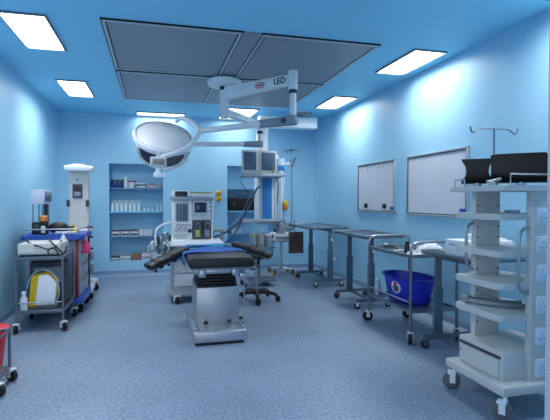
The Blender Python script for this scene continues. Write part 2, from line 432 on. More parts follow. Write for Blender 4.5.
# right niche
t = thing('carry_case', 'long black carry case with a handle on a shelf in the right niche', 'case', (1.66, SHY, SZ[1]))
MB().box(1.36, 2.02, SHY - .12, SHY + .12, SZ[1], SZ[1] + .25, .012).build('case_body', mat('black_case', '#07080b', .6), t)
MB().tube([(1.52, SHY, SZ[1] + .245), (1.54, SHY, SZ[1] + .285), (1.76, SHY, SZ[1] + .285), (1.78, SHY, SZ[1] + .245)], .008).build('handle', black_m, t)
lat = MB()
for x in (1.45, 1.85): lat.box(x, x + .04, SHY - .126, SHY - .118, SZ[1] + .1, SZ[1] + .14, .002)
lat.build('latch', dgrey_m, t)
carton(1.42, 1.62, SZ[2], .10, frost_m, 'pale box on the lower shelf of the right niche below the black case')
# gas outlets (yellow) on the back wall
for z, l in ((1.50, 'upper'), (1.39, 'lower')):
    t = thing('gas_outlet', l + ' yellow gas valve on the back wall between the niches', 'gas valve', (1.16, YB, z), 'yellow gas valves on the back wall')
    MB().lathe([(0, 0), (.05, 0), (.05, .015), (0, .02)], M=axis_M((1.16, YB, z), (0, -1, 0))).build('backing_plate', amber_m, t)
    MB().lathe([(0, 0), (.042, 0), (.048, .03), (.03, .06), (0, .06)], M=axis_M((1.16, YB - .02, z), (0, -1, 0))).build('valve_knob', yel_m, t)
    MB().cyl((1.16, YB - .08, z), (1.16, YB - .105, z), .018).build('nozzle', amber_m, t)
# ---------------------------------------------------------------- operating table
OX = .60
t = thing('operating_table', 'stainless operating table with black padded top in the middle of the room', 'operating table', (OX, 4.75, 0))
b = MB(); b.box(.335, .845, 4.24, 5.25, .025, .135, .02, seg=3); b.build('base', brush_m, t)
MB().box(.36, .82, 4.27, 5.22, .0, .03).build('base_foot', black_m, t)
c = MB()
c.box(.385, .815, 4.50, 5.05, .133, .50, .012)
c.build('column_cover', brush_m, t)
c = MB()
for k in range(5): c.box(.40 + .006 * k, .80 - .006 * k, 4.52, 5.03, .495 + k * .03, .52 + k * .03, .008)
c.build('bellows', black_m, t)
c = MB(); c.box(.36, .86, 4.42, 5.4, .645, .70, .01); c.box(.44, .76, 4.60, 4.95, .60, .66, .01)
c.box(.40, .47, 4.36, 4.5, .62, .70, .01); c.box(.72, .80, 4.36, 4.46, .63, .70, .01)
c.build('tilt_frame', steel_m, t)
def soft_pad(x0, x1, y0, y1, z0, z1, nm, m):
    return MB().box(x0, x1, y0, y1, z0, z1, .028, seg=4).build(nm, m, t)
soft_pad(.305, .935, 4.30, 4.74, .715, .812, 'seat_pad', vinyl_m)
soft_pad(.315, .925, 4.75, 5.55, .715, .815, 'back_pad', vinyl_m)
MB().box(.33, .91, 4.32, 5.5, .697, .718).build('tabletop', dsteel_m, t)
r = MB()
for x in (.292, .948):
    r.box(x - .006, x + .006, 4.36, 5.5, .69, .72, .003)
    for y in (4.45, 4.9, 5.4): r.box(min(x, OX), min(x, OX) + abs(x - OX), y - .012, y + .012, .68, .70) if x < OX else r.box(OX, x, y - .012, y + .012, .68, .70)
r.build('side_rail', steel_m, t)
# clamps and hanging rods on the right
k = MB(); k.box(.93, .985, 4.50, 4.57, .655, .735, .006); k.cyl((.985, 4.53, .69), (1.02, 4.53, .69), .014); k.build('rail_clamp', dgrey_m, t)
k = MB(); k.box(.79, .86, 4.32, 4.37, .61, .66, .006); k.cyl((.84, 4.34, .64), (.835, 4.36, .30), .007); k.cyl((.835, 4.36, .30), (.83, 4.37, .14), .005); k.build('hanging_rod', steel_m, t)
# foot levers
for x, y in ((.47, 4.42), (.70, 4.42), (.83, 4.5)):
    k = MB(); k.cyl((x, 4.52, .16), (x, y, .175), .009); lv = k.build('pedal_lever', steel_m, t)
    MB().sph((x, y - .005, .178), (.022, .016, .018)).build('pedal_knob', black_m, lv)
for x in (.375, .80):
    MB().lathe([(0, .13), (.03, .13), (.03, .15), (.014, .16), (.014, .21), (0, .21)], (x, 4.32, 0), 14).build('floor_lock', steel_m, t)
# arm boards: hinged on the side rails, drooping
def armboard(x0, y0, z0, x1, y1, z1, side):
    a, e = Vector((x0, y0, z0)), Vector((x1, y1, z1)); d = (e - a); L = d.length; d.normalize()
    n = Vector((0, 0, 1)); n = (n - d * n.dot(d)).normalized(); s = n.cross(d)
    M = frame_M(a, d, s, n)
    p = MB()
    p.box(0, L * .42, -.105, .105, 0, .055, .018, M, 3); p.box(L * .425, L * .78, -.105, .105, 0, .055, .018, M, 3); p.box(L * .785, L, -.105, .105, 0, .055, .018, M, 3)
    ab = p.build('arm_board', vinyl_m, t)
    q = MB(); q.box(0, L * .97, -.085, .085, -.018, .002, .003, M); q.box(-.09, .06, -.03, .03, -.03, -.005, .004, M)
    q.build('support_plate', dsteel_m, ab)
    st = MB()
    for f in (.43, .77): st.box(L * f - .018, L * f + .018, -.112, .112, -.024, .061, .004, M); st.box(L * f - .015, L * f + .015, -.115, -.108, -.10, .02, .002, M)
    st.build('strap', black_m, ab)
armboard(.33, 5.05, .81, -.07, 4.88, .645, -1)
armboard(.88, 5.25, .835, 1.285, 5.05, .70, 1)
pp = MB(); 
def sheet(u, v):
    x = .27 + .68 * u; y = 4.72 + .80 * v; z = .823 + .004 * math.sin(9 * u + 4 * v) + .003 * math.sin(17 * v)
    if u < .09: x = .283 - .012 * (1 - u / .09); z -= (.09 - u) / .09 * .13
    if u > .93: z -= (u - .93) / .07 * .05; x = .945
    y += .10 * math.sin(2.2 * u) * (1 - v)
    return Vector((x, y, z))
tag(MB().surf(sheet, 36, 24, .006).build('blue_sheet', sheet_m, None, (OX, 5.1, .82), ang=80), 'folded blue cloth sheet across the back half of the operating table', 'sheet')
tag(MB().surf(lambda u, v: Vector((.36 + .52 * u, 5.30 + .19 * v, .838 + .008 * math.sin(7 * u) * math.sin(5 * v + 1))), 20, 10, .012).build('green_drape', mat('teal_cloth', '#3d93b4', .85, bump=.3), None, (OX, 5.4, .83), ang=80),
    'folded teal cloth at the head end of the operating table', 'cloth')

# ---------------------------------------------------------------- stool
t = thing('rolling_stool', 'rolling stool with black five-star base right of the operating table', 'stool', (1.33, 6.02, 0))
cx, cy = 1.33, 6.02
MB().cyl((cx, cy, .09), (cx, cy, .40), .028).build('gas_column', steel_m, t)
MB().cyl((cx, cy, .38), (cx, cy, .58), .02).build('piston', steel_m, t)
MB().lathe([(0, .575), (.15, .575), (.175, .59), (.175, .625), (.15, .645), (0, .645)], (cx, cy, 0)).build('seat', vinyl_m, t)
for k in range(5):
    a = math.radians(-100 + 72 * k); ex, ey = .28 * math.cos(a), .28 * math.sin(a)
    lg = MB(); lg.tube([(cx, cy, .125), (cx + ex * .5, cy + ey * .5, .125), (cx + ex, cy + ey, .095)], [.036, .03, .02], 10)
    if k == 0: lg.cyl((cx, cy, .08), (cx, cy, .15), .045)
    lg.build('leg', black_m, t)
    caster(t, ex, ey, .035, .10, black_m, black_m, a + .6, .04)

# ---------------------------------------------------------------- anaesthesia machine
AY = 6.10
t = thing('anaesthesia_machine', 'white anaesthesia machine with flow tubes and vaporisers behind the operating table', 'anaesthesia machine', (.52, 6.35, 0))
def wx(px, Y=AY): return W(px, 200, Y).x
def wz(px, py, Y=AY): return W(px, py, Y).z
b = MB(); b.box(.20, .80, AY + .05, 6.72, .12, .80, .02); b.build('cabinet', mat('bluegrey_casing', '#a9b6c4', .45), t)
dw = MB()
for k in range(3): dw.box(.24, .76, AY + .03, AY + .06, .22 + k * .18, .38 + k * .18, .008)
dw.build('drawer_front', offw_m, t)
b = MB(); b.box(.16, .86, AY - .02, 6.8, .09, .15, .02); b.build('plinth', grey_m, t)
for x, y in ((.05 - .30, -.25), (.27, -.25), (-.25, .38), (.27, .38)): caster(t, x, y, .055, .10, white_m, black_m, -1.2, .045)
# work shelf
b = MB(); b.box(wx(168), wx(221), AY - .12, 6.6, .775, .84, .022, seg=3); b.box(wx(166), wx(223), AY - .16, AY + .02, .765, .81, .018, seg=3); b.build('work_shelf', white_m, t)
# upper body
b = MB()
b.box(wx(172.5), wx(192.5), AY + .04, 6.5, .83, 1.38, .012)
b.box(wx(192.5), wx(213), AY + .14, 6.5, .83, 1.38, .012)
b.box(wx(192.5), wx(213), AY + .05, 6.5, 1.10, 1.38, .012)
b.box(wx(211), wx(213.5), AY + .05, 6.5, .83, 1.38, .006)
b.build('upper_body', white_m, t)
b = MB(); b.box(wx(170.8), wx(213.5), AY - .01, 6.52, 1.365, 1.41, .01); b.build('top_tray', mat('silver_trim', '#9aa5b2', .4, .2), t)
b = MB(); b.box(wx(172), wx(190.5), AY + .02, 6.3, 1.41, 1.492, .02); b.build('patient_module', white_m, t)
b = MB(); b.box(wx(175), wx(187.5), AY + .005, AY + .03, 1.42, 1.482, .008); b.build('module_screen', mat('module_dark', '#1a2027', .3), t)
fp = MB(); fp.box(wx(175.5), wx(188.5), AY + .03, AY + .045, 1.08, 1.33, .004); fpo = fp.build('flow_panel', mat('flow_panel_grey', '#8c9aa6', .3), t)
for k in range(4):
    x = wx(177.5 + k * 3.1)
    MB().cyl((x, AY + .02, 1.10), (x, AY + .02, 1.31), .009, seg=10).build('flow_tube', mat('flow_tube_glass', '#4f6270', .15), fpo)
for k in range(5):
    x = wx(177 + k * 2.9)
    MB().cyl((x, AY + .04, 1.04), (x, AY - .0, 1.04), .012, seg=10).build('flow_knob', grey_m, t)
for k in range(2):
    for j in range(3):
        x = wx(177 + j * 4.4); z = .975 - k * .085
        g = MB(); g.lathe([(0, 0), (.026, 0), (.026, .014), (.02, .018), (0, .018)], M=axis_M((x, AY + .04, z), (0, -1, 0))); go = g.build('pressure_gauge', grey_m, t)
        MB().cyl((x, AY + .022, z), (x, AY + .019, z), .018, seg=14).build('gauge_face', offw_m, go)
MB().lathe([(0, 0), (.026, 0), (.022, .04), (0, .045)], M=axis_M((wx(190), AY + .04, .955), (0, -1, 0))).build('control_knob', black_m, t)
mo = MB().box(wx(193), wx(208.5), AY - .0, AY + .06, 1.17, 1.36, .01).build('monitor_housing', offw_m, t)
MB().box(wx(194.5), wx(206.5), AY - .004, AY + .004, 1.20, 1.335, .003).build('monitor_screen', mat('ventilator_screen', '#26384c', .15), mo)
for k in range(3): MB().cyl((wx(210.5), AY + .05, 1.33 - k * .055), (wx(210.5), AY + .03, 1.33 - k * .055), .013, seg=12).build('menu_button', grey_m, t)
for k, (a, b_) in enumerate(((193.3, 202.3), (203.2, 211.6))):
    v = MB(); v.box(wx(a), wx(b_), AY + .03, AY + .16, .85, 1.10, .012); vo = v.build('vaporiser', mat('vaporiser_grey', '#56616c', .4), t)
    xm = (wx(a) + wx(b_)) / 2
    MB().lathe([(0, 0), (.042, 0), (.045, .02), (.03, .05), (0, .052)], M=axis_M((xm, AY + .03, 1.035), (0, -1, 0))).build('dial', black_m, vo)
    MB().lathe([(.026, 0), (.028, .004), (.024, .006)], M=axis_M((xm, AY - .02, 1.035), (0, -1, 0))).build('dial_ring', white_m, vo)
    MB().box(xm - .028, xm + .028, AY + .024, AY + .031, .875, .965, .003).build('filling_label', mat('yellow_green_label', '#aeb45a', .5) if k == 0 else grey_m, vo)
    MB().cyl((xm, AY + .1, 1.10), (xm, AY + .1, 1.14), .02).build('lock_lever', black_m, vo)
MB().box(wx(191), wx(212.5), AY + .03, AY + .045, 1.455, 1.475, .003).build('yellow_rail', mat('top_pencil_rail', '#b5a53a', .5), t)
MB().box(wx(190.5), wx(213), AY + .05, AY + .25, 1.41, 1.45, .006).build('top_rail_bar', white_m, t)
# side tray
b = MB(); b.box(wx(213), wx(226), AY + .1, AY + .42, .93, .97, .006); b.box(wx(222), wx(225), AY + .15, AY + .2, .80, .93, .004); b.build('side_tray', grey_m, t)
# breathing system on the left: arm, absorber canister, hoses
ba = MB(); ba.tube([W(176, 222, 6.1), W(166, 223, 6.0), W(158, 227, 5.95), W(155, 233, 5.95), W(156, 246, 5.95)], .013, 10, smooth=2); ba.build('breathing_arm', white_m, t)
cn = MB(); c0 = W(163, 262, 6.05); cn.lathe([(0, 0), (.07, 0), (.075, .02), (.075, .17), (.06, .19), (0, .19)], (c0.x, 6.05, .54)); cn.build('absorber_canister', mat('smoky_canister', '#68757c', .2), t)
cn = MB(); cn.lathe([(0, .73), (.085, .73), (.09, .75), (.09, .80), (.05, .82), (0, .82)], (c0.x, 6.05, 0)); cn.box(c0.x, .25, 6.02, 6.10, .74, .80, .01); cn.build('absorber_head', steel_m, t)
for k, (px, py) in enumerate(((157, 240), (166, 236))):
    p = W(px, py, 5.98); v = MB(); v.lathe([(0, -.06), (.03, -.06), (.034, 0), (.034, .035), (.02, .05), (0, .05)], p); v.build('valve_dome', steel_m if k else dgrey_m, t)
hs = MB()
hs.tube([W(157, 240, 5.98), W(151, 244, 5.92), W(147, 250, 5.9), W(152, 256, 5.92), W(162, 255, 5.95)], .012, 8, smooth=2)
hs.tube([W(166, 238, 5.98), W(170, 246, 5.9), W(166, 256, 5.92), W(160, 259, 5.95)], .012, 8, smooth=2)
hs.build('breathing_hose', frost_m, t)
for k, (px, py, hh) in enumerate(((153, 250, .10), (161, 246, .12), (169, 243, .09))):
    p = W(px, py, 6.02); MB().lathe([(0, 0), (.028, 0), (.03, .01), (.03, hh), (.015, hh + .02), (0, hh + .02)], p, 14).build('flow_sensor', (offw_m, steel_m, dgrey_m)[k], t)
MB().sph(W(171, 254, 5.96), (.05, .045, .09)).build('reservoir_bag', mat('dark_green_bag', '#3c4c4c', .5), t)

# ---------------------------------------------------------------- surgical lamp
hub = Vector((.85, 5.72, CH))
t = thing('surgical_lamp', 'white ceiling surgical lamp with two round heads on jointed arms', 'surgical lamp', hub)
MB().lathe([(0, CH - .03), (.20, CH - .03), (.21, CH - .04), (.21, CH - .085), (.195, CH - .105), (.08, CH - .115), (0, CH - .115)], (hub.x, hub.y, 0), 40).build('ceiling_canopy', white_m, t)
MB().cyl((hub.x, hub.y, CH - .11), (hub.x, hub.y, CH - .16), .06, seg=24).build('swivel_ring', black_m, t)
b = MB(); b.cyl((hub.x, hub.y, CH - .155), (hub.x, hub.y, CH - .41), .058, seg=24); b.cyl((hub.x, hub.y, CH - .40), (hub.x, hub.y, CH - .50), .05, seg=24); b.build('spindle', white_m, t)
def tapered(p0, p1, w0, h0, w1, h1, bev=.012):
    p0, p1 = Vector(p0), Vector(p1); d = (p1 - p0).normalized(); s = d.cross(Vector((0, 0, 1))).normalized(); u = s.cross(d)
    tb = bmesh.new(); vs = []
    for p, w, h in ((p0, w0, h0), (p1, w1, h1)):
        vs.append([tb.verts.new(p + s * w * a + u * h * c) for a, c in ((-.5, -.5), (.5, -.5), (.5, .5), (-.5, .5))])
    a, b = vs
    tb.faces.new(a[::-1]); tb.faces.new(b)
    for i in range(4): tb.faces.new((a[i], a[(i + 1) % 4], b[(i + 1) % 4], b[i]))
    bmesh.ops.recalc_face_normals(tb, faces=tb.faces)
    bmesh.ops.bevel(tb, geom=tb.edges[:], offset=bev, segments=2, affect='EDGES', profile=.5)
    return MB()._merge(tb)
A1 = Vector((1.486, 4.85, 2.70)); h1 = Vector((hub.x, hub.y, 2.70))
ar = tapered(h1, A1, .085, .16, .07, .115); a1 = ar.build('upper_arm', white_m, t)
# marks on the camera side of the arm
d = (A1 - h1).normalized(); side = Vector((0, 0, 1)).cross(d).normalized()
nrm = -side if (-side).y < 0 else side
def arm_mark(f, off=.047, dz=0):
    o = h1 + (A1 - h1) * f + nrm * off + Vector((0, 0, dz))
    return frame_M(o, d, Vector((0, 0, 1)), nrm)
if d.cross(Vector((0, 0, 1))).dot(nrm) < 0: pass
text('LED', .098, a1, arm_mark(.85, .0385), black_m)
lg = MB(); Mo = arm_mark(.58, .0405)
lg.prism([(.075 * math.cos(2 * PI * k / 28), .036 * math.sin(2 * PI * k / 28)) for k in range(28)], 0, .003, Mo); lo = lg.build('oval_badge', red_m, a1)
lg = MB(); lg.prism([(.064 * math.cos(2 * PI * k / 28), .027 * math.sin(2 * PI * k / 28)) for k in range(28)], .003, .004, Mo)
lg.build('badge_inner', offw_m, lo)
lg = MB(); lg.prism([(-.05, -.008), (.05, -.008), (.05, .008), (-.05, .008)], .004, .005, Mo); lg.build('badge_stripe', red_m, lo)
b = MB(); b.cyl(A1 + Vector((0, 0, .095)), A1 + Vector((0, 0, -.115)), .052, seg=24); b.build('arm_knuckle', white_m, t)
MB().cyl(A1 + Vector((0, 0, -.11)), A1 + Vector((0, 0, -.155)), .047, seg=24).build('pivot_collar', dgrey_m, t)
E1 = Vector((A1.x, A1.y, 2.25))
MB().cyl(A1 + Vector((0, 0, -.15)), E1, .036, seg=20).build('drop_rod', white_m, t)
Y1 = Vector((.50, 5.27, 2.155))
dd = (Y1 - E1).normalized(); mid = E1 + (Y1 - E1) * .36
elb = tapered(E1 - dd * .05, mid, .085, .115, .075, .085, .025); elb.cyl(E1 + Vector((-.045, -.045, 0)), E1 + Vector((.02, .02, 0)), .055)
elb.build('spring_elbow', grey_m, t)
pv = MB(); q = E1 + dd * .10; pv.lathe([(0, 0), (.03, 0), (.03, .008), (0, .012)], M=axis_M(q + Vector((-.02, -.036, 0)).normalized() * .04, (-.3, -1, 0))); pv.build('pivot_cap', dgrey_m, t)
MB().cyl(E1 + (Y1 - E1) * .33, Y1, .036, .032, seg=20).build('spring_arm', white_m, t)
# head 1
L1 = Vector((.10, 5.37, 2.085)); n1 = Vector((.10, -.60, .79)).normalized(); M1 = axis_M(L1, n1)
RH = .335
hd = MB(); hd.lathe([(RH - .02, -.06), (RH, -.045), (RH + .008, 0), (RH - .005, .022), (RH - .028, .03), (RH - .028, .0), (RH - .04, -.02)], seg=56, M=M1)
head = hd.build('lamp_rim', white_m, t)
MB().lathe([(RH - .030, .018), (RH - .045, .032), (RH * .7, .07), (RH * .4, .098), (RH * .15, .11), (0, .112)], seg=56, M=M1).build('lamp_shell', mat('lamp_shell_white', '#f6f8fa', .28, var=.01, coat=.3), head)
MB().lathe([(RH - .022, .024), (RH - .030, .027), (RH - .034, .020)], seg=56, M=M1).build('seam', dgrey_m, head)
MB().lathe([(0, -.045), (RH - .02, -.045), (RH - .02, -.055), (0, -.055)], seg=48, M=M1).build('lamp_glass', navy_m, head)
p = M1 @ Vector((0, .10, .108)); MB().lathe([(0, 0), (.012, 0), (.01, .006), (0, .006)], M=axis_M(p, n1), seg=12).build('indicator', yel_m, head)
# yoke 1
yk = MB(); ypts = [W(180, 118, 5.55), W(189, 119.5, 5.42), W(196, 125, 5.30), Y1, W(197, 137, 5.19), W(190, 146, 5.05), W(178, 152.5, 4.97), W(166, 156, 4.96), W(160, 157, 4.97)]
yk.tube(ypts, .026, 10, smooth=2); yk.build('yoke', white_m, t)
tp = W(180, 118, 5.55); MB().cyl(tp, L1 + (tp - L1) * .78, .020).build('yoke_pivot', white_m, t)
bx = W(158.5, 162, 4.95)
b = MB(); b.obox(bx, (.17, .07, .105), (.25, 0, -.05), .014); b.obox(bx + Vector((-.0, .02, .075)), (.05, .05, .07), (0, 0, 0), .01); bo = b.build('control_box', offw_m, t)
MB().obox(bx + Vector((0, -.037, .0)), (.12, .012, .06), (.25, 0, -.05), .004).build('control_panel', tan_m, bo)
b = MB(); h0 = bx + Vector((0.0, .02, -.05)); b.cyl(h0, h0 + Vector((.0, .0, -.07)), .03); b.obox(h0 + Vector((.01, 0, -.085)), (.12, .06, .06), (0, 0, .1), .015); b.build('sterile_handle', white_m, t)
# arm 2 + head 2
h2 = Vector((hub.x, hub.y, 2.475)); A2 = Vector((1.473, 6.43, 2.455))
tapered(h2, A2, .08, .095, .065, .075).build('lower_arm', white_m, t)
b = MB(); b.cyl(A2 + Vector((0, 0, .07)), A2 + Vector((0, 0, -.10)), .042, seg=20); b.build('lower_knuckle', white_m, t)
MB().cyl(A2 + Vector((0, 0, -.095)), A2 + Vector((0, 0, -.135)), .045, seg=20).build('lower_collar', dgrey_m, t)
E2 = Vector((A2.x, A2.y, 2.175)); MB().cyl(A2 + Vector((0, 0, -.13)), E2, .034, seg=20).build('lower_drop_rod', white_m, t)
Y2 = Vector((.46, 6.31, 2.125)); d2 = (Y2 - E2).normalized()
tapered(E2 - d2 * .04, E2 + (Y2 - E2) * .26, .08, .10, .07, .075, .022).build('lower_elbow', grey_m, t)
MB().cyl(E2 + (Y2 - E2) * .23, Y2, .034, .03, seg=20).build('lower_spring_arm', white_m, t)
L2 = Vector((.10, 6.15, 2.03)); n2 = Vector((.05, .62, .78)).normalized(); M2 = axis_M(L2, n2)
R2 = .33
hd = MB(); hd.lathe([(R2 - .045, -.05), (R2 - .01, -.062), (R2, -.04), (R2, .0), (R2 - .03, .03), (R2 - .045, .0)], seg=48, M=M2); head2 = hd.build('lamp_rim', white_m, t)
MB().lathe([(R2 - .03, .02), (R2 * .7, .07), (R2 * .3, .1), (0, .105)], seg=48, M=M2).build('lamp_shell', white_m, head2)
MB().lathe([(0, -.052), (R2 - .035, -.045), (R2 - .035, -.035), (0, -.035)], seg=48, M=M2).build('lamp_glass', navy_m, head2)
yk = MB(); yk.tube([W(186, 160, 5.8), W(189, 152, 5.95), Y2, W(189, 136, 6.45), W(180, 130, 6.5)], .024, 10, smooth=2); yk.tube([W(186, 160, 5.8), W(178, 166, 5.75), W(166, 170, 5.75)], .022, 10, smooth=2); yk.build('yoke', white_m, t)

# ---------------------------------------------------------------- ceiling pendant with monitors
PX, PY = 1.80, 7.62
t = thing('ceiling_pendant', 'white and blue ceiling pendant with two shelves behind the lamp', 'pendant', (2.56, 7.7, CH))
MB().lathe([(0, CH), (.15, CH), (.15, CH - .03), (.09, CH - .05), (.09, CH - .09), (0, CH - .09)], (2.56, 7.7, 0)).build('ceiling_mount', grey_m, t)
b = MB(); b.box(1.74, 2.79, 7.62, 7.82, 2.63, 2.82, .02); b.build('pendant_arm', white_m, t)
MB().cyl((2.56, 7.7, 2.80), (2.56, 7.7, 2.85), .07).build('mount_bearing', dgrey_m, t)
b = MB(); b.lathe([(0, 2.66), (.125, 2.66), (.125, 2.60), (.10, 2.57), (.10, 2.08), (0, 2.08)], (PX, 7.70, 0)); b.build('drop_column', white_m, t)
b = MB(); b.box(1.69, 2.05, 7.52, 7.86, .96, 2.14, .015); b.build('console', white_m, t)
MB().box(1.755, 1.925, 7.508, 7.525, 1.02, 1.74, .004).build('console_panel', pblue_m, t)
b = MB()
for x in (1.715, 1.97): b.box(x, x + .022, 7.512, 7.524, 1.02, 2.05, .003)
b.build('console_track', alu_m, t)
b = MB(); b.box(2.02, 2.16, 7.50, 7.74, .86, 2.08, .012); b.build('supply_column', mat('pale_blue_column', '#a9cdea', .4), t)
MB().box(2.075, 2.105, 7.49, 7.503, .95, 2.04, .003).build('column_strip', white_m, t)
MB().box(2.035, 2.15, 7.488, 7.503, 1.87, 1.96, .004).build('supply_plate', pblue_m, t)
for z in (1.77, 1.03):
    b = MB(); b.box(1.34, 2.06, 7.12, 7.54, z - .025, z + .02, .01); so = b.build('pendant_shelf', grey_m, t)
    b = MB(); b.box(1.355, 2.045, 7.105, 7.12, z - .03, z + .012, .003); b.build('shelf_rail', steel_m, so)
for z in (1.31, 1.24):
    MB().lathe([(0, 0), (.045, 0), (.05, .03), (.03, .055), (0, .055)], M=axis_M((2.155, 7.49, z), (.2, -1, 0))).build('gas_regulator', yel_m if z > 1.3 else amber_m, t)
b = MB(); b.box(2.15, 2.29, 7.50, 7.53, 1.97, 2.01, .005); b.build('pole_bracket', white_m, t)
b = MB(); b.cyl((2.275, 7.50, .84), (2.275, 7.50, 2.22), .013); b.cyl((2.275, 7.5, 1.98), (2.275, 7.5, 2.07), .026)
b.build('drip_pole', steel_m, t)
b = MB(); b.cyl((2.275, 7.5, 2.20), (2.275, 7.5, 2.245), .035)
for k in range(4):
    a = PI / 4 * .3 + k * PI / 2; ca, sa = math.cos(a), math.sin(a)
    b.tube([(2.275, 7.5, 2.225), (2.275 + .12 * ca, 7.5 + .12 * sa, 2.225), (2.275 + .14 * ca, 7.5 + .14 * sa, 2.20), (2.275 + .155 * ca, 7.5 + .155 * sa, 2.235)], .006, 6)
b.build('drip_hook', dsteel_m, t)
b = MB()
b.cyl((2.275, 7.5, 1.93), (2.33, 7.47, 2.10), .012); b.build('pole_clamp', dgrey_m, t)
b = MB(); b.box(1.99, 2.13, 7.38, 7.5, .80, .96, .012); b.box(2.13, 2.20, 7.42, 7.5, .86, .98, .01); b.build('socket_block', grey_m, t)
# two monitors on the upper shelf
def monitor(x0, x1, yc, rz, lab):
    w = x1 - x0; xc = (x0 + x1) / 2; z0 = 1.79
    t = thing('monitor', lab, 'monitor', (xc, yc, z0), 'monitors on the pendant shelf')
    M = Matrix.Translation((xc, yc, z0)) @ Matrix.Rotation(rz, 4, 'Z')
    b = MB(); b.box(-w / 2, w / 2, 0, .05, .015, .385, .012, M); b.box(-w * .38, w * .38, .04, .24, .05, .34, .03, M); b.box(-w * .35, w * .35, 0, .2, 0, .02, .004, M); b.build('casing', cream_m, t)
    MB().box(-w / 2 + .034, w / 2 - .034, -.004, .004, .06, .35, .003, M).build('screen', screen_m, t)
    b = MB()
    for k in range(3): b.cyl(M @ Vector((w / 2 - .03 - k * .03, -.006, .037)), M @ Vector((w / 2 - .03 - k * .03, .01, .037)), .007, seg=8)
    b.build('button', dgrey_m, t)
monitor(1.35, 1.62, 7.20, -.10, 'left of two cream monitors on the pendant, nearer the black carry case')
monitor(1.635, 1.945, 7.22, .14, 'right of two cream monitors on the pendant, under the white drop column')
cb_ = MB(); cb_.tube([W(271, 164, 7.18), W(274, 168, 7.18), W(272, 173, 7.2), W(276, 176, 7.2), W(279, 186, 7.3), W(277, 205, 7.42)], .008, 6, smooth=2)
tag(cb_.build('monitor_cable', mat('yellowish_cable', '#8e8c4c', .5), None, W(277, 205, 7.4)), 'thin cable hanging down beside the right monitor on the pendant', 'cable')
# hoses from pendant to the anaesthesia machine
h = MB(); h.tube([(1.72, 7.5, 1.58), W(257, 187, 7.35), W(250, 205, 7.1), W(243, 217, 6.9), W(234, 227, 6.7), W(223, 234, 6.5), W(212, 238, 6.42), (.80, 6.5, .9)], .0135, 8, smooth=3)
tag(h.build('gas_hose', hose_m, None, W(234, 227, 6.7)), 'long dark blue hose hanging from the pendant to the white machine', 'hose')
h = MB(); h.tube([W(243, 217, 7.08), W(239, 226, 7.0), W(234, 235, 6.85), W(226, 243, 6.75), W(214, 247, 6.7), (.80, 6.6, .72)], .0125, 8, smooth=3)
tag(h.build('gas_hose', hose_m, None, W(234, 235, 6.85)), 'shorter dark blue hose looping lowest behind the operating table', 'hose')
h = MB(); h.tube([W(240, 181, 7.14), W(243, 186, 7.16), W(249, 193, 7.3), W(256, 198, 7.49)], .005, 6, smooth=2)
tag(h.build('thin_cable', black_m, None, W(249, 193, 7.3)), 'thin black cable sagging below the upper pendant shelf', 'cable')
h = MB(); h.tube([W(251, 190, 7.3), W(247, 204, 7.1), W(240, 216, 6.95), W(231, 226, 6.75), W(220, 233, 6.5), (.8, 6.52, .95)], .003, 6, smooth=3)
tag(h.build('white_tube', grey_m, None, W(240, 216, 6.9)), 'thin pale tube running beside the long dark blue hose', 'tube')
# hanging brown basket
t = thing('wire_basket', 'brown slatted basket hanging from the steel pole near the back instrument table', 'basket', (2.36, 7.47, .62))
a_, b_ = W(289, 232, 7.45), W(303, 253, 7.45)
sl = MB()
for k in range(9):
    z = b_.z + (a_.z - b_.z) * (k + .5) / 9
    sl.box(a_.x, b_.x, 7.41, 7.49, z - .013, z + .013, .004)
sl.build('slat', brown_m, t)
MB().box(a_.x + .006, b_.x - .006, 7.435, 7.465, b_.z, a_.z).build('back_panel', mat('basket_liner', '#8b7468', .6, var=.12, scale=40), t)
sl = MB()
for x in (a_.x + .02, b_.x - .02): sl.box(x - .008, x + .008, 7.43, 7.47, b_.z, a_.z)
sl.tube([(a_.x + .02, 7.45, a_.z - .02), (a_.x + .05, 7.47, a_.z + .04), (2.275, 7.5, a_.z + .05)], .005, 6)
sl.build('hanger_frame', dsteel_m, t)

# ---------------------------------------------------------------- rolling stand with electrosurgical unit
SX, SY_ = 2.26, 8.12
t = thing('equipment_stand', 'slim rolling stand with yellow-hubbed casters against the back wall', 'stand', (SX, SY_, 0))
MB().cyl((SX, SY_, .09), (SX, SY_, .62), .024).build('column', alu_m, t)
b = MB(); b.box(SX - .18, SX + .18, SY_ - .17, SY_ + .17, .605, .63, .006); b.build('top_plate', steel_m, t)
hubw = mat('yellow_caster', '#b69a3a', .5)
for k in range(4):
    a = PI / 4 + k * PI / 2; ex, ey = .235 * math.cos(a), .235 * math.sin(a)
    b = MB(); b.tube([(SX, SY_, .12), (SX + ex, SY_ + ey, .10)], [.026, .018], 8)
    if k == 0: b.cyl((SX, SY_, .09), (SX, SY_, .16), .04)
    b.build('leg', alu_m, t)
    caster(t, ex, ey, .042, .11, dgrey_m, hubw, a, .03)
b = MB(); b.tube([(SX + .16, SY_ - .1, .66), (SX + .22, SY_ - .12, .70), (SX + .22, SY_ - .12, 1.0)], .012, 8); b.build('handle_rod', steel_m, t)
t = thing('electrosurgical_unit', 'white boxy unit with black knob on the slim rolling stand', 'medical unit', (SX, SY_, .63))
b = MB(); b.box(SX - .185, SX + .17, SY_ - .19, SY_ + .15, .63, .775, .012); b.build('casing', white_m, t)
b = MB(); b.box(SX - .15, SX + .14, SY_ - .196, SY_ - .186, .655, .71, .004); b.build('front_panel', grey_m, t)
MB().lathe([(0, 0), (.032, 0), (.028, .03), (0, .032)], M=axis_M((SX - .185, SY_ - .1, .71), (-1, -.2, 0))).build('knob', black_m, t)
h = MB()
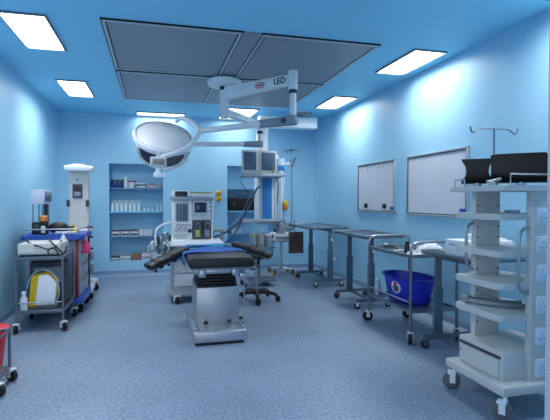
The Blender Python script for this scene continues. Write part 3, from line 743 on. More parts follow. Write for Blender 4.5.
for k in range(7):
    x0 = SX - .14 + k * .045; ph = k * 1.7
    h.tube([(x0, SY_ - .08, .785), (x0 + .05 * math.sin(ph), SY_ - .12, .88 + .02 * (k % 3)), (x0 + .06, SY_ - .1 + .03 * math.cos(ph), .93 + .03 * (k % 2)), (x0 + .09, SY_ - .08, .86), (x0 + .05, SY_ - .03, .785)], .009, 6, smooth=2)
tag(h.build('cable_coil', dgrey_m, None, (SX, SY_, .785)), 'tangle of dark cables heaped on the white boxy unit', 'cable')
b = MB(); b.box(SX - .13, SX - .02, SY_ + .0, SY_ + .1, .775, .96, .01); tag(b.build('small_device', dgrey_m, None, (SX - .07, SY_ + .05, .775)), 'small dark device behind the cable tangle on the white unit', 'device')
# suction unit behind the right armboard
t = thing('suction_unit', 'suction unit with three jars standing between the operating table and the pendant', 'suction unit', (1.50, 7.1, 0))
b = MB(); b.box(1.42, 1.86, 6.92, 7.26, .08, .12, .01); b.box(1.60, 1.64, 7.14, 7.18, .1, .78); b.box(1.42, 1.84, 6.96, 7.24, .60, .63, .006); b.build('frame', dsteel_m, t)
for x in (1.46, 1.82):
    for y in (6.95, 7.23): caster(t, x - 1.62, y - 7.1, .03, .09, dgrey_m, black_m, .4)
for k, x in enumerate((1.50, 1.62, 1.75)):
    j = MB(); j.lathe([(0, .63), (.052, .63), (.055, .65), (.055, .78), (.045, .80), (0, .80)], (x, 7.06, 0), 18); jo = j.build('suction_jar', mat('smoky_jar', '#8797a0', .3) if k != 1 else tan_m, t)
    MB().lathe([(0, .795), (.058, .795), (.058, .825), (.02, .835), (0, .835)], (x, 7.06, 0), 18).build('jar_lid', tan_m if k != 2 else offw_m, jo)
b = MB(); b.cyl((1.60, 7.16, .75), (1.60, 7.16, 1.0), .01); b.tube([(1.5, 7.06, .83), (1.53, 7.04, .92), (1.60, 7.1, .96), (1.64, 7.06, .9), (1.62, 7.06, .83)], .008, 6, smooth=2); b.build('suction_tube', frost_m, t)
# ---------------------------------------------------------------- C-frame instrument tables along the right wall
def instrument_table(loc, x0, x1, y0, y1, z, fy, fx0, fx1, ux, lab):
    t = thing('instrument_table', lab, 'instrument table', loc, 'wheeled steel instrument tables')
    b = MB(); b.box(x0, x1, y0, y1, z - .028, z - .004, .004)
    rim = MB()
    for q in ((x0, x1, y0, y0 + .012), (x0, x1, y1 - .012, y1), (x0, x0 + .012, y0, y1), (x1 - .012, x1, y0, y1)): rim.box(q[0], q[1], q[2], q[3], z - .01, z + .012, .002)
    tp = b.build('tray', mat('tray_steel', '#7f8a92', .25, .8), t); rim.build('tray_rim', steel_m, tp)
    for i, y in enumerate(fy):
        u = MB(); u.box(ux - .045, ux + .045, y - .018, y + .018, .09, z * .62, .006); u.build('upright', mat('table_bluegrey', '#5d7384', .4, .4), t)
        MB().box(ux - .032, ux + .032, y - .012, y + .012, z * .5, z - .03, .004).build('sliding_post', dsteel_m, t)
        f = MB(); f.box(fx0, fx1, y - .022, y + .022, .085, .125, .006); f.build('foot_bar', dsteel_m, t)
        for x in (fx0 + .03, fx1 - .03): caster(t, x - loc[0], y - loc[1], .04, .09, offw_m if i == 0 else dgrey_m, black_m, 2.6)
    c = MB(); c.box(ux - .02, ux + .02, min(fy), max(fy), .09, .12, .004); c.build('cross_bar', dsteel_m, t)
    MB().box(ux - .02, ux + .02, min(fy), max(fy), z - .07, z - .03, .004).build('top_beam', dsteel_m, t)
    y = fy[0]
    h = MB(); h.tube([(ux + .0, y - .02, z - .13), (ux - .02, y - .10, z - .13), (ux - .03, y - .13, z - .17)], .007, 8); h.build('crank', steel_m, t)
    MB().cyl((ux - .03, y - .13, z - .16), (ux - .03, y - .13, z - .21), .013).build('crank_grip', white_m, t)
    return t
instrument_table((2.60, 7.15, 0), 2.29, 2.93, 6.60, 7.76, .94, (6.68, 7.60), 2.41, 2.90, 2.66, 'steel instrument table at the back, empty tray near the room corner')
instrument_table((2.68, 5.55, 0), 2.42, 2.95, 4.98, 5.95, .93, (5.22, 5.88), 2.43, 2.92, 2.63, 'steel instrument table under the farther whiteboard, behind the blue tub trolley')
instrument_table((2.65, 3.36, 0), 2.40, 2.93, 3.01, 3.75, .895, (3.09, 3.66), 2.38, 2.90, 2.52, 'steel instrument table holding a white box, behind the white shelf cart')
# ---------------------------------------------------------------- trolley with blue tub
TX0, TX1, TY0, TY1 = 2.335, 2.84, 3.82, 4.68
t = thing('dressing_trolley', 'steel tube trolley with curved end rails carrying the blue tub', 'trolley', ((TX0 + TX1) / 2, (TY0 + TY1) / 2, 0))
for i, (x, y) in enumerate(((TX0, TY0), (TX0, TY1), (TX1, TY0), (TX1, TY1))):
    MB().cyl((x, y, .11), (x, y, .87), .0135).build('post', dsteel_m, t)
for y in (TY0, TY1):
    MB().tube([(TX0, y, .86), (TX0, y, .915), (TX0 + .035, y, .955), (TX0 + .11, y, .965), (TX1 - .11, y, .965), (TX1 - .035, y, .955), (TX1, y, .915), (TX1, y, .86)], .0135, 10, smooth=2).build('end_rail', steel_m, t)
for z, nm in ((.835, 'tray'), (.31, 'lower_shelf')):
    b = MB(); b.box(TX0 + .005, TX1 - .005, TY0 + .005, TY1 - .005, z - .012, z, .003)
    for q in ((TX0, TX1, TY0 - .01, TY0 + .006), (TX0, TX1, TY1 - .006, TY1 + .01), (TX0 - .01, TX0 + .006, TY0, TY1), (TX1 - .006, TX1 + .01, TY0, TY1)):
        b.box(q[0], q[1], q[2], q[3], z - .022, z + .012, .003)
    b.build(nm, mat('trolley_tray', '#87939b', .28, .75), t)
MB().cyl((TX0, TY0, .39), (TX0, TY1, .39), .007).build('guard_rail', steel_m, t)
for x in (TX0, TX1):
    for y in (TY0, TY1): caster(t, x - t.location.x, y - t.location.y, .058, .13, offw_m, black_m, -2.2 if y == TY0 else 2.8, .032)
# tub
tx, ty = 2.58, 4.265
t = thing('plastic_tub', 'large royal blue round tub with a white sticker on the trolley', 'tub', (tx, ty, .31))
MB().lathe([(0, .312), (.19, .312), (.205, .325), (.255, .56), (.275, .563), (.277, .575), (.262, .578), (.248, .57), (.198, .34), (0, .33)], (tx, ty, 0), 48, sx=.83, sy=1.42).build('tub_body', blue_m, t)
# sticker on the tub, on the side facing the doorway
def on_tub(az, z):
    f = (z - .325) / (.56 - .325); r = .205 + .05 * f + .002
    return Vector((tx + r * .83 * math.cos(az), ty + r * 1.42 * math.sin(az), z))
az = math.radians(193)
def stick(r_, ox=0, oz=0, nm='sticker', m=offw_m, par=None, off=0.):
    b = MB(); az0 = az + ox
    pts = []
    tb = bmesh.new(); c = tb.verts.new(on_tub(az0, .47 + oz)); ring = []
    for k in range(24):
        a = 2 * PI * k / 24; ring.append(tb.verts.new(on_tub(az0 + r_ * math.cos(a) / .27, .47 + oz + r_ * math.sin(a))))
    for k in range(24): tb.faces.new((c, ring[k], ring[(k + 1) % 24]))
    out = Vector((math.cos(az0), math.sin(az0), 0))
    for v in tb.verts: v.co += out * off
    bmesh.ops.recalc_face_normals(tb, faces=tb.faces); bmesh.ops.solidify(tb, geom=tb.faces[:], thickness=.001)
    b._merge(tb); return b.build(nm, m, par)
st = stick(.062, par=t); stick(.038, .0, -.012, 'sticker_picture', mat('sticker_brown', '#5d4a58', .5), st, .003); stick(.02, .0, .038, 'sticker_print', red_m, st, .003)
# things on the trolley's tray
def instrument_pile(x, y, z, n, lab, sc=1.):
    o = MB()
    for k in range(n):
        a = random.uniform(-.5, .5) + PI / 2; l = random.uniform(.12, .2) * sc; px = x + random.uniform(-.08, .08); py = y + random.uniform(-.08, .08)
        o.tube([(px - l / 2 * math.cos(a), py - l / 2 * math.sin(a), z + .01 + .004 * k), (px, py, z + .014 + .004 * k), (px + l / 2 * math.cos(a), py + l / 2 * math.sin(a), z + .012 + .004 * k)], .006, 6)
    return o
t = thing('kidney_dish', 'shiny steel kidney dish at the far end of the trolley tray', 'dish', (2.50, 4.52, .835))
MB().lathe([(0, 0), (.05, 0), (.075, .045), (.08, .045), (.055, -.0), (0, .004)], (2.50, 4.52, .836), 24, sx=.9, sy=1.5).build('dish_body', steel_m, t)
for k in range(4):
    x, y = 2.42 + .08 * k, 4.30 + .03 * (k % 2); a = .4 * k
    s = MB(); s.tube([(x - .02, y - .08, .845), (x, y, .848), (x + .01, y + .09, .845)], .006, 6)
    for q in (-1, 1): s.tube([(x - .02 + q * .018 + .016 * math.cos(g * PI / 4), y - .10 + .02 * math.sin(g * PI / 4), .846) for g in range(8)], .004, 6, closed=True)
    tag(s.build('forceps', steel_m, None, (x, y, .84)), 'steel forceps on the trolley tray, %s from the outer edge' % ordn[k], 'forceps', 'forceps on the trolley tray')
t = thing('dark_bottle', 'small dark bottle standing on the trolley tray before the cloth', 'bottle', (2.44, 4.06, .835))
MB().lathe([(0, 0), (.03, 0), (.03, .075), (.016, .09), (0, .09)], (2.44, 4.06, .835), 16).build('bottle_body', mat('brown_bottle', '#2a2730', .3), t)
MB().lathe([(0, .088), (.019, .088), (.019, .115), (0, .115)], (2.44, 4.06, .835), 14).build('cap', black_m, t)
t = thing('steel_bowl', 'steel bowl beside the dark bottle on the trolley tray', 'bowl', (2.56, 4.17, .835))
MB().lathe([(0, .0), (.04, .0), (.075, .06), (.08, .06), (.045, .0), (0, .006)], (2.56, 4.17, .836), 24).build('bowl_body', steel_m, t)
def heap(cx, cy, z, rx, ry, h, ph=0.):
    def fn(u, v):
        a = 2 * PI * u; r = v
        k = 1 + .10 * math.sin(3 * a + ph) + .07 * math.sin(7 * a + 2 * ph)
        zz = h * (1 - r ** 2.4) + .018 * math.sin(6 * a + 5 * r + ph) * r * (1 - r) * 2 + .01 * math.sin(11 * r + 2 * a)
        return Vector((cx + rx * r * k * math.cos(a), cy + ry * r * k * math.sin(a), z + max(.002, zz)))
    return MB().surf(fn, 48, 14, .004)
tag(heap(2.66, 3.98, .836, .145, .135, .10, .4).build('cloth_bundle', cloth_m, None, (2.66, 3.98, .836), ang=80), 'crumpled white cloth bundle at the near end of the trolley tray', 'cloth')
tag(heap(2.42, 3.90, .836, .07, .065, .035, 2.).build('gauze_pad', cloth_m, None, (2.42, 3.89, .836), ang=80), 'small flat white gauze pile at the trolley tray corner', 'gauze')
# little items on the lower shelf behind the tub
t = thing('water_bottle', 'clear plastic bottle on the trolley lower shelf beside the blue tub', 'bottle', (2.41, 4.62, .31))
MB().lathe([(0, 0), (.035, 0), (.036, .10), (.018, .14), (.018, .16), (0, .16)], (2.41, 4.62, .312), 16).build('bottle_body', frost_m, t)
MB().lathe([(0, .158), (.02, .158), (.02, .18), (0, .18)], (2.41, 4.62, .312), 14).build('cap', white_m, t)
# box on the near table
t = thing('tissue_box', 'white cardboard box with an open top on the nearest instrument table', 'box', (2.60, 3.20, .895))
MB().box(2.42, 2.84, 3.10, 3.42, .90, 1.03, .006).build('box_body', mat('white_card', '#dde2ea', .6), t)
b = MB(); b.obox((2.70, 3.26, 1.045), (.28, .2, .03), (.1, .08, .1), .01); b.build('open_flap', mat('white_card', '#dde2ea', .6), t)
b = MB(); b.box(2.417, 2.42, 3.16, 3.24, .985, .998); b.box(2.417, 2.42, 3.28, 3.36, .985, .995); b.build('printed_mark', grey_m, t)
b = MB()
b.obox((2.5, 3.56, .905), (.03, .22, .02), (0, 0, .2), .005); b.tube([(2.55, 3.50, .905), (2.6, 3.58, .91), (2.56, 3.66, .905)], .008, 6)
tag(b.build('steel_instrument', steel_m, None, (2.5, 3.56, .895)), 'steel instruments lying beside the white box on the nearest table', 'instrument')

# ---------------------------------------------------------------- white shelf cart at right
CX0, CX1, CY0, CY1 = 2.07, 2.62, 2.335, 2.85
cart_m = mat('cart_white_powdercoat', '#cccdca', .4, var=.02)
t = thing('equipment_cart', 'tall white five-shelf equipment cart with tube handles beside the door frame', 'cart', ((CX0 + CX1) / 2, (CY0 + CY1) / 2, 0))
MB().box(2.045, 2.62, 2.30, 2.875, .155, .215, .012).build('base_plate', cart_m, t)
b = MB(); b.box(2.115, 2.58, 2.385, 2.815, .213, .40, .008); b.build('drawer_unit', cart_m, t)
d = MB(); d.box(2.103, 2.117, 2.415, 2.79, .225, .345, .003); do = d.build('drawer_front', cart_m, t)
MB().box(2.104, 2.117, 2.405, 2.80, .352, .368, .002).build('drawer_grip', dgrey_m, do)
MB().box(2.099, 2.104, 2.765, 2.78, .30, .315, .001).build('drawer_lock', steel_m, do)
UAx = (2.20, 2.405)
# two uprights
b = MB(); b.box(UAx[0], UAx[1], 2.755, 2.805, .39, 1.425, .006); nf = len(b.bm.faces); h = b
for z in [.5 + k * .075 for k in range(12)]:
    for x in (2.217, 2.388): h.cyl((x, 2.756, z), (x, 2.753, z), .007, seg=8)
for i, f in enumerate(b.bm.faces):
    if i >= nf: f.material_index = 1
ua = b.build('upright', cart_m, t); ua.data.materials.append(dgrey_m)
b = MB(); b.box(2.285, 2.52, 2.345, 2.395, .213, 1.425, .006); ub = b.build('upright', cart_m, t)
for k, z in enumerate((.30, .50, .70, .90, 1.08, 1.26)):
    s = MB(); s.box(2.318, 2.405, 2.332, 2.347, z - .055, z + .055, .006); nf = len(s.bm.faces)
    for dx, dz in ((-.018, -.012), (.018, -.012), (0, .018)): s.cyl((2.362 + dx, 2.333, z + dz), (2.362 + dx, 2.330, z + dz), .005, seg=8)
    for i, f in enumerate(s.bm.faces):
        if i >= nf: f.material_index = 1
    so = s.build('mains_socket', sock_m, ub); so.data.materials.append(grey_m)
def rounded(x0, x1, y0, y1, r):
    p = []
    for cx, cy, a0 in ((x1 - r, y1 - r, 0), (x0 + r, y1 - r, 90), (x0 + r, y0 + r, 180), (x1 - r, y0 + r, 270)):
        for k in range(6): a = math.radians(a0 + 18 * k); p.append((cx + r * math.cos(a), cy + r * math.sin(a)))
    return p
for z in (1.275, 1.04, .835, .635):
    MB().prism(rounded(2.078, 2.53, 2.375, 2.835, .04), z - .04, z, bev=.006).build('shelf', cart_m, t)
top = MB(); top.prism(rounded(2.055, 2.62, 2.325, 2.87, .035), 1.42, 1.455, bev=.006); tpo = top.build('top_shelf', cart_m, t)
for y, x0_, y1_ in ((2.93, 2.06, 2.75), (2.33, 2.12, None)):
    g = MB()
    if y1_: g.tube([(2.085, 2.835, 1.45), (2.085, 2.835, 1.505), (2.085, 2.73, 1.505), (2.085, 2.73, 1.45)], .005, 6)
    else: g.tube([(2.125, 2.35, 1.45), (2.125, 2.35, 1.525), (2.60, 2.35, 1.525), (2.60, 2.35, 1.45)], .005, 6)
    g.build('guard_wire', steel_m, tpo)
for x_, y, o_, za, zb in ((2.20, 2.78, .06, .87, 1.20), (2.285, 2.37, .075, .77, 1.19)):
    MB().tube([(x_, y, zb), (x_ - o_ * .5, y, zb - .005), (x_ - o_, y, zb - .05), (x_ - o_, y, (za + zb) / 2), (x_ - o_, y, za + .05), (x_ - o_ * .5, y, za + .005), (x_, y, za)], .0105, 10, smooth=2).build('handle', steel_m, t)
po = MB(); HX = 2.385
po.cyl((HX, 2.80, 1.45), (HX, 2.80, 1.885), .0065)
for s in (-1, 1):
    po.tube([(HX, 2.80, 1.882), (HX + s * .135, 2.80, 1.882), (HX + s * .165, 2.80, 1.85), (HX + s * .19, 2.80, 1.845), (HX + s * .205, 2.80, 1.89)], .0058, 8, smooth=1)
po.build('hook_pole', dsteel_m, t)
for x, y, rz in ((2.085, 2.825, 2.5), (2.08, 2.325, 2.2), (2.56, 2.825, .5), (2.56, 2.325, .5)):
    caster(t, x - t.location.x, y - t.location.y, .062, .16, white_m, mat('grey_wheel', '#63686b', .5), rz, .04)
# items on cart shelves
g = MB(); g.tube([(2.13, 2.79, .655), (2.16, 2.68, .658), (2.25, 2.55, .656), (2.40, 2.50, .655)], .016, 8, smooth=2)
g.tube([(2.15, 2.79, .66), (2.22, 2.73, .69), (2.3, 2.62, .66), (2.45, 2.6, .655)], .012, 8, smooth=2); g.obox((2.14, 2.77, .665), (.06, .05, .05), (0, 0, .4), .01)
tag(g.build('corrugated_hose', mat('grey_hose', '#8a949c', .45), None, (2.2, 2.7, .636)), 'grey hose bundle lying on the lowest open cart shelf', 'hose')
g = MB(); g.obox((2.44, 2.68, 1.285), (.12, .03, .02), (0, 0, .1), .004)
tag(g.build('metal_clip', steel_m, None, (2.44, 2.68, 1.275)), 'small metal clip on the upper cart shelf', 'clip')
# black padded leg supports on top
def leg_support(c, L, Rr, H, rz, lab, waist=0.):
    t = thing('leg_support', lab, 'leg support', c, 'black padded leg supports on the cart')
    M = Matrix.Translation(c) @ Matrix.Rotation(rz, 4, 'Z')
    def fn(u, v):
        if v < .25: y, z = Rr, H + (Rr - H) * v / .25
        elif v > .75: y, z = -Rr, Rr + (H - Rr) * (v - .75) / .25
        else:
            a = math.radians(-180 * (v - .25) / .5); y, z = Rr * math.cos(a), Rr + Rr * math.sin(a)
        k = 2 * z / H - 1
        x = (u - .5) * (L * (1 - waist) + L * waist * k * k)
        e = max(0, abs(2 * u - 1) - .7) / .3
        if waist < .1: z -= e * e * .06 * (1 if u > .5 else .15) * max(0, (z / H - .5) / .5)
        y *= 1 + .10 * max(0, z / H - .5)
        return M @ Vector((x, y, z))
    MB().surf(fn, 24, 24, .022).build('padded_shell', mat('glossy_black_vinyl', '#08090c', .35, var=.1, spec=.35), t, ang=70)
    b = MB(); b.cyl(c + Vector((0, 0, -.02)), c + Vector((0, 0, .03)), .03); b.build('mounting_boss', steel_m, t)
    return t
leg_support(Vector((2.405, 2.565, 1.478)), .37, .095, .195, math.radians(-43), 'larger black padded leg trough on the cart top, nearer the doorway', .02)
leg_support(Vector((2.225, 2.775, 1.478)), .215, .085, .172, math.radians(-38), 'smaller black padded leg support with flared end at the cart top corner', .34)
b = MB(); b.obox((2.21, 2.60, 1.478), (.06, .05, .04), (0, 0, .5), .008); b.cyl((2.17, 2.61, 1.485), (2.26, 2.59, 1.505), .012)
tag(b.build('rail_clamp', steel_m, None, (2.21, 2.60, 1.456)), 'chrome clamp between the two black leg supports', 'clamp')

# ---------------------------------------------------------------- left side: steel trolley
LX0, LX1, LY0, LY1 = -1.375, -.935, 5.14, 5.76
t = thing('steel_trolley', 'two-shelf steel trolley by the left wall carrying the flat white device', 'trolley', ((LX0 + LX1) / 2, (LY0 + LY1) / 2, 0))
for x in (LX0, LX1):
    for y in (LY0, LY1):
        MB().cyl((x, y, .11), (x, y, .79), .0135).build('post', dsteel_m, t)
        caster(t, x - t.location.x, y - t.location.y, .05, .12, offw_m, black_m, -.9 if x > -1 else -1.6, .035)
for z, nm in ((.775, 'top_shelf'), (.225, 'lower_shelf')):
    b = MB(); b.box(LX0, LX1, LY0, LY1, z - .02, z - .008)
    for q in ((LX0, LX1, LY0 - .012, LY0 + .012), (LX0, LX1, LY1 - .012, LY1 + .012), (LX0 - .012, LX0 + .012, LY0, LY1), (LX1 - .012, LX1 + .012, LY0, LY1)): b.box(q[0], q[1], q[2], q[3], z - .03, z + .008, .003)
    b.build(nm, dsteel_m, t)
b = MB()
b.cyl((LX0, LY0, .305), (LX1, LY0, .305), .006); b.build('guard_rail', steel_m, t)
t = thing('recorder', 'flat white device with drawer front on the left steel trolley', 'medical device', (-1.15, 5.36, .783))
b = MB(); b.box(-1.36, -.955, 5.145, 5.60, .80, .915, .008); b.build('casing', cream_m, t)
b = MB(); b.box(-1.345, -.97, 5.135, 5.147, .81, .855, .004); b.build('drawer_front', cream_m, t)
b = MB()
for x in (-1.33, -.99):
    for y in (5.18, 5.56): b.cyl((x, y, .783), (x, y, .802), .015)
b.build('foot', black_m, t)
h = MB()
h.tube([W(27, 238, 5.5), W(28, 243, 5.2), W(38, 246, 5.12), W(48, 250, 5.1), W(56, 247, 5.12), W(62, 240, 5.3)], .008, 6, smooth=2)
h.tube([W(46, 236, 5.4), W(52, 243, 5.12), W(60, 250, 5.1), W(64, 256, 5.11), W(67, 246, 5.2)], .008, 6, smooth=2)
h.tube([W(50, 256, 5.1), W(47, 251, 5.1), W(52, 247, 5.1), W(58, 251, 5.1), W(58, 257, 5.1)], .007, 6, smooth=2)
tag(h.build('loose_cable', black_m, None, W(48, 250, 5.12)), 'black cables looping over the front of the flat white device', 'cable')
# yellow and white suction device
t = thing('suction_pump', 'yellow and white angular pump on the left trolley lower shelf', 'pump', (-1.13, 5.35, .225))
c = [(-1.285, .25), (-1.25, .57), (-1.11, .60), (-1.02, .50), (-1.05, .26)]
Mx = frame_M(Vector((0, 5.42, 0)), Vector((1, 0, 0)), Vector((0, 0, 1)), Vector((0, -1, 0)))
MB().prism(c, 0, .20, Mx, .008).build('yellow_casing', yel_m, t)
c2 = [(-1.215, .27), (-1.175, .575), (-1.08, .585), (-1.005, .485), (-1.025, .27)]
MB().prism(c2, .2, .235, Mx, .008).build('white_cover', white_m, t)
b = MB(); b.tube([W(56, 304, 5.3), W(60, 290, 5.3), W(55, 274, 5.3), W(42, 268, 5.3), W(32, 274, 5.3), W(27, 288, 5.3)], .009, 8, smooth=2); b.build('pump_hose', frost_m, t)
b = MB(); b.box(-1.27, -1.03, 5.24, 5.40, .219, .255, .006); b.build('pump_base', grey_m, t)
bottle('saline_bottle', -1.315, .219, .20, .036, offw_m, white_m, 'white bottle beside the yellow pump on the lower trolley shelf', 'bottle', None, y=5.185, neck=.5)
t = thing('dark_machine', 'dark grey boxed machine behind the yellow pump on the left trolley', 'machine', (-1.12, 5.62, .219))
MB().box(-1.34, -.97, 5.52, 5.72, .219, .68, .012).build('casing', dgrey_m, t)
MB().box(-1.30, -1.01, 5.512, 5.522, .45, .62, .004).build('front_panel', grey_m, t)
# ---------------------------------------------------------------- blue emergency cart
BX0, BX1, BY0, BY1 = -1.46, -.885, 5.86, 6.52
t = thing('emergency_cart', 'blue-topped drawer cart with red trim standing by the left wall', 'cart', ((BX0 + BX1) / 2, (BY0 + BY1) / 2, 0))
b = MB(); b.box(BX0, BX1, BY0, BY1, .20, .90, .01); b.build('cabinet', mat('cart_grey', '#808c98', .45), t)
b = MB(); b.prism(rounded(BX0 - .05, BX1 + .06, BY0 - .06, BY1 + .06, .06), .90, .955, bev=.012); b.build('top_tray', cblue_m, t)
b = MB(); b.prism(rounded(BX0 - .03, BX1 + .05, BY0 - .04, BY1 + .05, .06), .13, .20, bev=.01); b.build('bumper_base', cblue_m, t)
for k, (z0, z1) in enumerate(((.74, .88), (.60, .73), (.42, .59), (.22, .41))):
    d = MB(); d.box(BX1 - .002, BX1 + .018, BY0 + .04, BY1 - .04, z0, z1, .005); do = d.build('drawer_front', mat('drawer_grey', '#98a4b0', .45), t)
    MB().box(BX1 + .016, BX1 + .0195, BY0 + .05, BY1 - .05, z1 - .03, z1 - .012, .003).build('drawer_handle', dred_m, do)
MB().box(BX1 - .035, BX1 - .005, BY0 - .012, BY0 + .005, .19, .90, .004).build('corner_strip', dred_m, t)
b = MB(); b.tube([(BX0, BY0 - .02, .95), (BX0, BY0 - .02, 1.02), (BX1, BY0 - .02, 1.02), (BX1 + .02, BY0 + .02, 1.02), (BX1 + .02, BY1, 1.02), (BX1 + .02, BY1, .95)], .008, 8)
b.cyl((BX1, BY0 - .02, 1.02), (BX1, BY0 - .02, .95), .007); b.build('guard_rail', steel_m, t)
for x in (BX0 + .06, BX1 - .02):
    for y in (BY0 + .08, BY1 - .06): caster(t, x - t.location.x, y - t.location.y, .06, .14, offw_m, black_m, -.8, .036)
# white box on legs on the cart
t = thing('monitor_box', 'white box unit raised on legs above the blue cart', 'medical unit', (-1.34, 6.3, .955))
MB().box(-1.47, -1.325, 6.16, 6.60, 1.315, 1.495, .006).build('casing', mat('bluish_white', '#d3dcee', .5), t)
b = MB(); b.box(-1.327, -1.321, 6.185, 6.575, 1.335, 1.48, .002); po_ = b.build('front_panel', mat('panel_lilac', '#8fa4c4', .4), t)
b = MB()
for k in range(6): b.box(-1.322, -1.317, 6.215 + k * .06, 6.238 + k * .06, 1.35, 1.42 + .04 * (k % 2), .001)
b.build('key_column', dgrey_m, po_)
for x, y in ((-1.455, 6.18), (-1.34, 6.18), (-1.455, 6.48), (-1.34, 6.48)): MB().cyl((x, y, .955), (x, y, 1.32), .009, seg=8).build('leg', steel_m, t)
MB().box(-1.40, -1.33, 6.38, 6.44, .955, 1.315, .006).build('back_column', dgrey_m, t)
# objects on the cart top
t = thing('sanitiser_bottle', 'dark bottle with amber cap and white label on the blue cart', 'bottle', (-1.28, 5.93, .955))
MB().lathe([(0, 0), (.05, 0), (.052, .14), (.03, .165), (0, .165)], (-1.28, 5.93, .956), 20).build('bottle_body', black_m, t)
MB().lathe([(0, .16), (.044, .16), (.044, .215), (.03, .225), (0, .225)], (-1.28, 5.93, .956), 18).build('cap', amber_m, t)
MB().box(-1.30, -1.255, 5.876, 5.882, .975, 1.06, .002).build('paper_label', offw_m, t)
t = thing('black_box', 'black square box at the left of the cart top behind the amber-capped bottle', 'box', (-1.36, 6.02, .955))
MB().box(-1.42, -1.31, 5.96, 6.12, .956, 1.10, .01).build('box_body', black_m, t); MB().box(-1.40, -1.33, 5.954, 5.962, .99, 1.07, .003).build('box_label', dgrey_m, t)
t = thing('ventilation_bag', 'black rounded resuscitator bag lying on the blue cart', 'resuscitator', (-1.13, 6.0, .955))
MB().sph((-1.13, 6.0, 1.03), (.115, .08, .073)).build('bag', mat('black_bag', '#0f1114', .5), t)
MB().cyl((-1.03, 6.0, 1.03), (-.97, 5.98, 1.02), .03).build('valve', dgrey_m, t)
t = thing('yellow_mask', 'yellow face mask at the right end of the blue cart top', 'mask', (-.99, 6.15, .955))
MB().lathe([(.06, 0), (.065, .015), (.05, .05), (.02, .075), (.018, .10), (0, .10)], (-.99, 6.15, .956), 18).build('mask_cone', yel_m, t)
MB().lathe([(.05, 0), (.07, .005), (.07, .02), (.055, .025)], (-.99, 6.15, .956), 18).build('mask_rim', black_m, t)
tag(MB().obox((-1.03, 5.91, .975), (.24, .06, .03), (0, 0, .05), .006).build('slim_box', offw_m, None, (-1.03, 5.91, .956)), 'slim white box lying along the front of the blue cart top', 'box')
# pump bottle hung on the trolley side
c0 = W(63.5, 252, 5.755); pz = .81; t = thing('pump_bottle', 'white pump spray bottle hanging at the front of the blue cart', 'bottle', (c0.x, 5.755, pz))
MB().lathe([(0, 0), (.032, 0), (.034, .10), (.018, .13), (.018, .145), (0, .145)], (c0.x, 5.755, pz), 16).build('bottle_body', white_m, t)
b = MB(); b.cyl((c0.x, 5.755, pz + .14), (c0.x, 5.755, pz + .175), .008, seg=8); b.box(c0.x - .012, c0.x + .035, 5.745, 5.765, pz + .17, pz + .185, .003); b.build('pump_head', white_m, t)
MB().tube([(c0.x, 5.765, pz + .14), (c0.x, 5.785, pz + .19), (c0.x, 5.80, pz + .14)], .004, 6).build('hanging_loop', steel_m, t)
b = MB(); b.tube([W(63, 254, 5.83), W(62, 266, 5.83), W(64, 278, 5.83), W(63, 290, 5.83)], .012, 8, smooth=2); b.tube([W(66, 252, 5.83), W(69, 264, 5.83), W(67, 276, 5.83)], .009, 8, smooth=2)
tag(b.build('blue_tubing', cblue_m, None, W(63, 280, 5.83)), 'blue tubing hanging down the front of the blue cart', 'tubing')
b = MB(); p_ = W(83, 246, 6.0)
t = thing('pink_bag', 'pink bag in clear plastic hanging at the corner of the blue cart', 'bag', (p_.x, 6.0, p_.z))
MB().lathe([(0, -.095), (.055, -.09), (.07, -.04), (.055, .03), (.025, .07), (0, .075)], p_ + Vector((.02, 0, 0)), 16, sy=.7).build('bag_body', pink_m, t)
MB().lathe([(.026, .065), (.04, .10), (.015, .16), (0, .165)], p_ + Vector((.015, 0, 0)), 12, sy=.7).build('bag_neck', mat('pale_pink_film', '#d8a9bc', .5), t)
# ---------------------------------------------------------------- infant warmer in the corner
GX, GY = -1.09, 7.25
t = thing('radiant_warmer', 'tall white radiant warmer tower with a wide flat head in the left corner', 'radiant warmer', (GX, GY, 0))
MB().prism([(-1.235, 0), (-.945, 0), (-.955, 1.19), (-1.215, 1.19)], -.09, .09, frame_M(Vector((0, GY + .04, .62)), Vector((1, 0, 0)), Vector((0, 0, 1)), Vector((0, -1, 0))), .015).build('tower', cream_m, t)
b = MB(); b.prism([(-1.235, 0), (-.895, 0), (-.87, .03), (-.87, .07), (-1.0, .08), (-1.03, .10), (-1.14, .10), (-1.17, .08), (-1.265, .07), (-1.265, .03)], 0, .26, frame_M(Vector((0, GY + .10, 1.79)), Vector((1, 0, 0)), Vector((0, 0, 1)), Vector((0, -1, 0))), .012); b.build('heater_head', white_m, t)
fy = GY - .053
b = MB(); b.box(-1.165, -1.03, fy - .016, fy + .01, 1.40, 1.60, .006); cp_ = b.build('control_panel', dgrey_m, t)
b = MB(); b.box(-1.145, -1.05, fy - .021, fy - .014, 1.515, 1.58, .003); b.build('display', mat('display_brown', '#40302f', .3), cp_)
b = MB(); b.box(-1.145, -1.055, fy - .021, fy - .014, 1.42, 1.485, .003); b.build('keypad', grey_m, cp_)
b = MB(); b.cyl((-1.10, fy + .01, 1.67), (-1.10, fy - .004, 1.67), .018); b.build('badge', grey_m, t)
for x in (-1.225, -.965):
    b = MB(); b.box(x - .022, x + .022, fy - .02, fy + .03, 1.27, 1.37, .006); b.cyl((x, fy - .02, 1.34), (x, fy - .035, 1.34), .014); b.cyl((x, fy - .02, 1.30), (x, fy - .035, 1.30), .014); b.build('side_socket', dgrey_m, t)
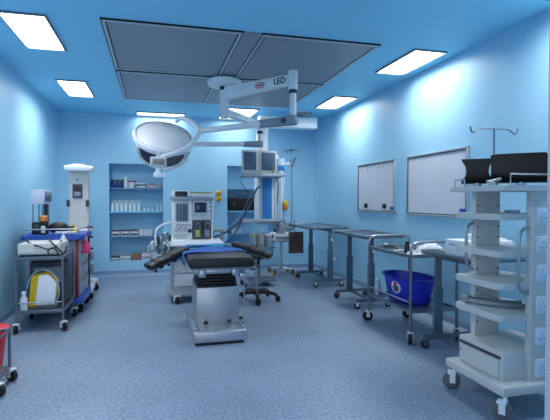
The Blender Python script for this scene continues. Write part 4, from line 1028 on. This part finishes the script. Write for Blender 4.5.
# bassinet and base
b = MB(); b.box(-1.38, -.90, 6.63, 7.25, .90, .945, .012); b.build('bed_tray', cream_m, t)
b = MB(); b.box(-1.32, -.94, 7.0, 7.3, .12, .66, .02); b.build('pedestal', cream_m, t)
b = MB(); b.box(-1.38, -1.33, 6.66, 7.45, .10, .15, .01); b.box(-.93, -.85, 6.66, 7.45, .10, .16, .012); b.box(-1.38, -.85, 7.05, 7.3, .10, .2, .012); b.build('base_frame', white_m, t)
b = MB(); b.cyl((-.885, 6.72, .12), (-.885, 6.72, 1.02), .011); b.build('accessory_pole', dgrey_m, t)
for z in (.99, .86, .70):
    MB().cyl((-.90, 6.70, z), (-.83, 6.68, z), .014).build('pole_knob', black_m, t)
for z in (.30, .50):
    MB().box(-.94, -.875, 6.98, 7.2, z, z + .12, .008).build('side_drawer', grey_m, t)
for x in (.205, -.26):
    for y in (-.52, .12): caster(t, x, y, .05, .12, white_m, black_m, -.8, .04)
# ---------------------------------------------------------------- bottom left: red bin and low frame
t = thing('waste_bin', 'red plastic waste bin cut off at the left edge', 'bin', (-1.32, 3.98, 0))
bxx = -1.315
MB().lathe([(0, 0), (.125, 0), (.13, .01), (.165, .30), (.18, .31), (.18, .335), (.165, .335), (.122, .03), (0, .02)], (bxx, 4.02, 0), 32).build('bin_body', red_m, t)
MB().lathe([(.165, .325), (.186, .332), (.186, .35), (.12, .362), (.10, .35)], (bxx, 4.02, 0), 32).build('rim_lid', red_m, t)
t = thing('bucket_stand', 'low wheeled steel stand holding the blue bucket at the left edge', 'stand', (-1.24, 3.66, 0))
b = MB()
for x in (-1.42, -1.065):
    for y in (3.52, 3.80): MB().cyl((x, y, .09), (x, y, .40), .011).build('post', dsteel_m, t)
for z in (.11, .39):
    b = MB(); b.tube([(-1.42, 3.52, z), (-1.065, 3.52, z), (-1.065, 3.80, z), (-1.42, 3.80, z)], .009, 8, closed=True)
    if z < .2: b.box(-1.42, -1.065, 3.52, 3.80, .10, .112)
    b.build('shelf_plate' if z < .2 else 'top_ring', dsteel_m, t)
for x in (-1.42, -1.065):
    for y in (3.52, 3.80): caster(t, x + 1.24, y - 3.66, .045, .10, offw_m, black_m, -.5, .035)
t = thing('blue_bucket', 'blue bucket standing in the low wheeled stand at the left edge', 'bucket', (-1.245, 3.66, .112))
MB().lathe([(0, 0), (.105, 0), (.13, .28), (.138, .285), (.138, .30), (.124, .30), (.10, .015), (0, .012)], (-1.245, 3.66, .114), 32).build('bucket_body', cblue_m, t)
MB().tube([(-1.245 + .135 * math.cos(a), 3.66 - .02 - .02 * math.sin(a), .40 + .0 + .10 * math.sin(a)) for a in [PI * k / 12 for k in range(13)]], .005, 6).build('bail_handle', steel_m, t)

# ---------------------------------------------------------------- world, camera, output
w = bpy.data.worlds.new('World'); S.world = w; w.use_nodes = True
w.node_tree.nodes['Background'].inputs[0].default_value = (.8, .86, .95, 1); w.node_tree.nodes['Background'].inputs[1].default_value = 1.2
cam = bpy.data.cameras.new('Camera'); co = bpy.data.objects.new('Camera', cam); COL.objects.link(co)
cam.sensor_width = 36; cam.sensor_fit = 'HORIZONTAL'; cam.lens = 36 * FPX / 550
cam.clip_start = .05
co.matrix_world = frame_M(Vector((0, 0, CAMH)), _R, _U, -_F)
S.camera = co
S.view_settings.view_transform = 'Standard'; S.view_settings.look = 'None'
S.view_settings.exposure = 0.96; S.view_settings.gamma = 1; S.view_settings.use_curve_mapping = False
S.cycles.use_denoising = True
S.cycles.max_bounces = 10; S.cycles.diffuse_bounces = 8
S.cycles.sample_clamp_indirect = 6
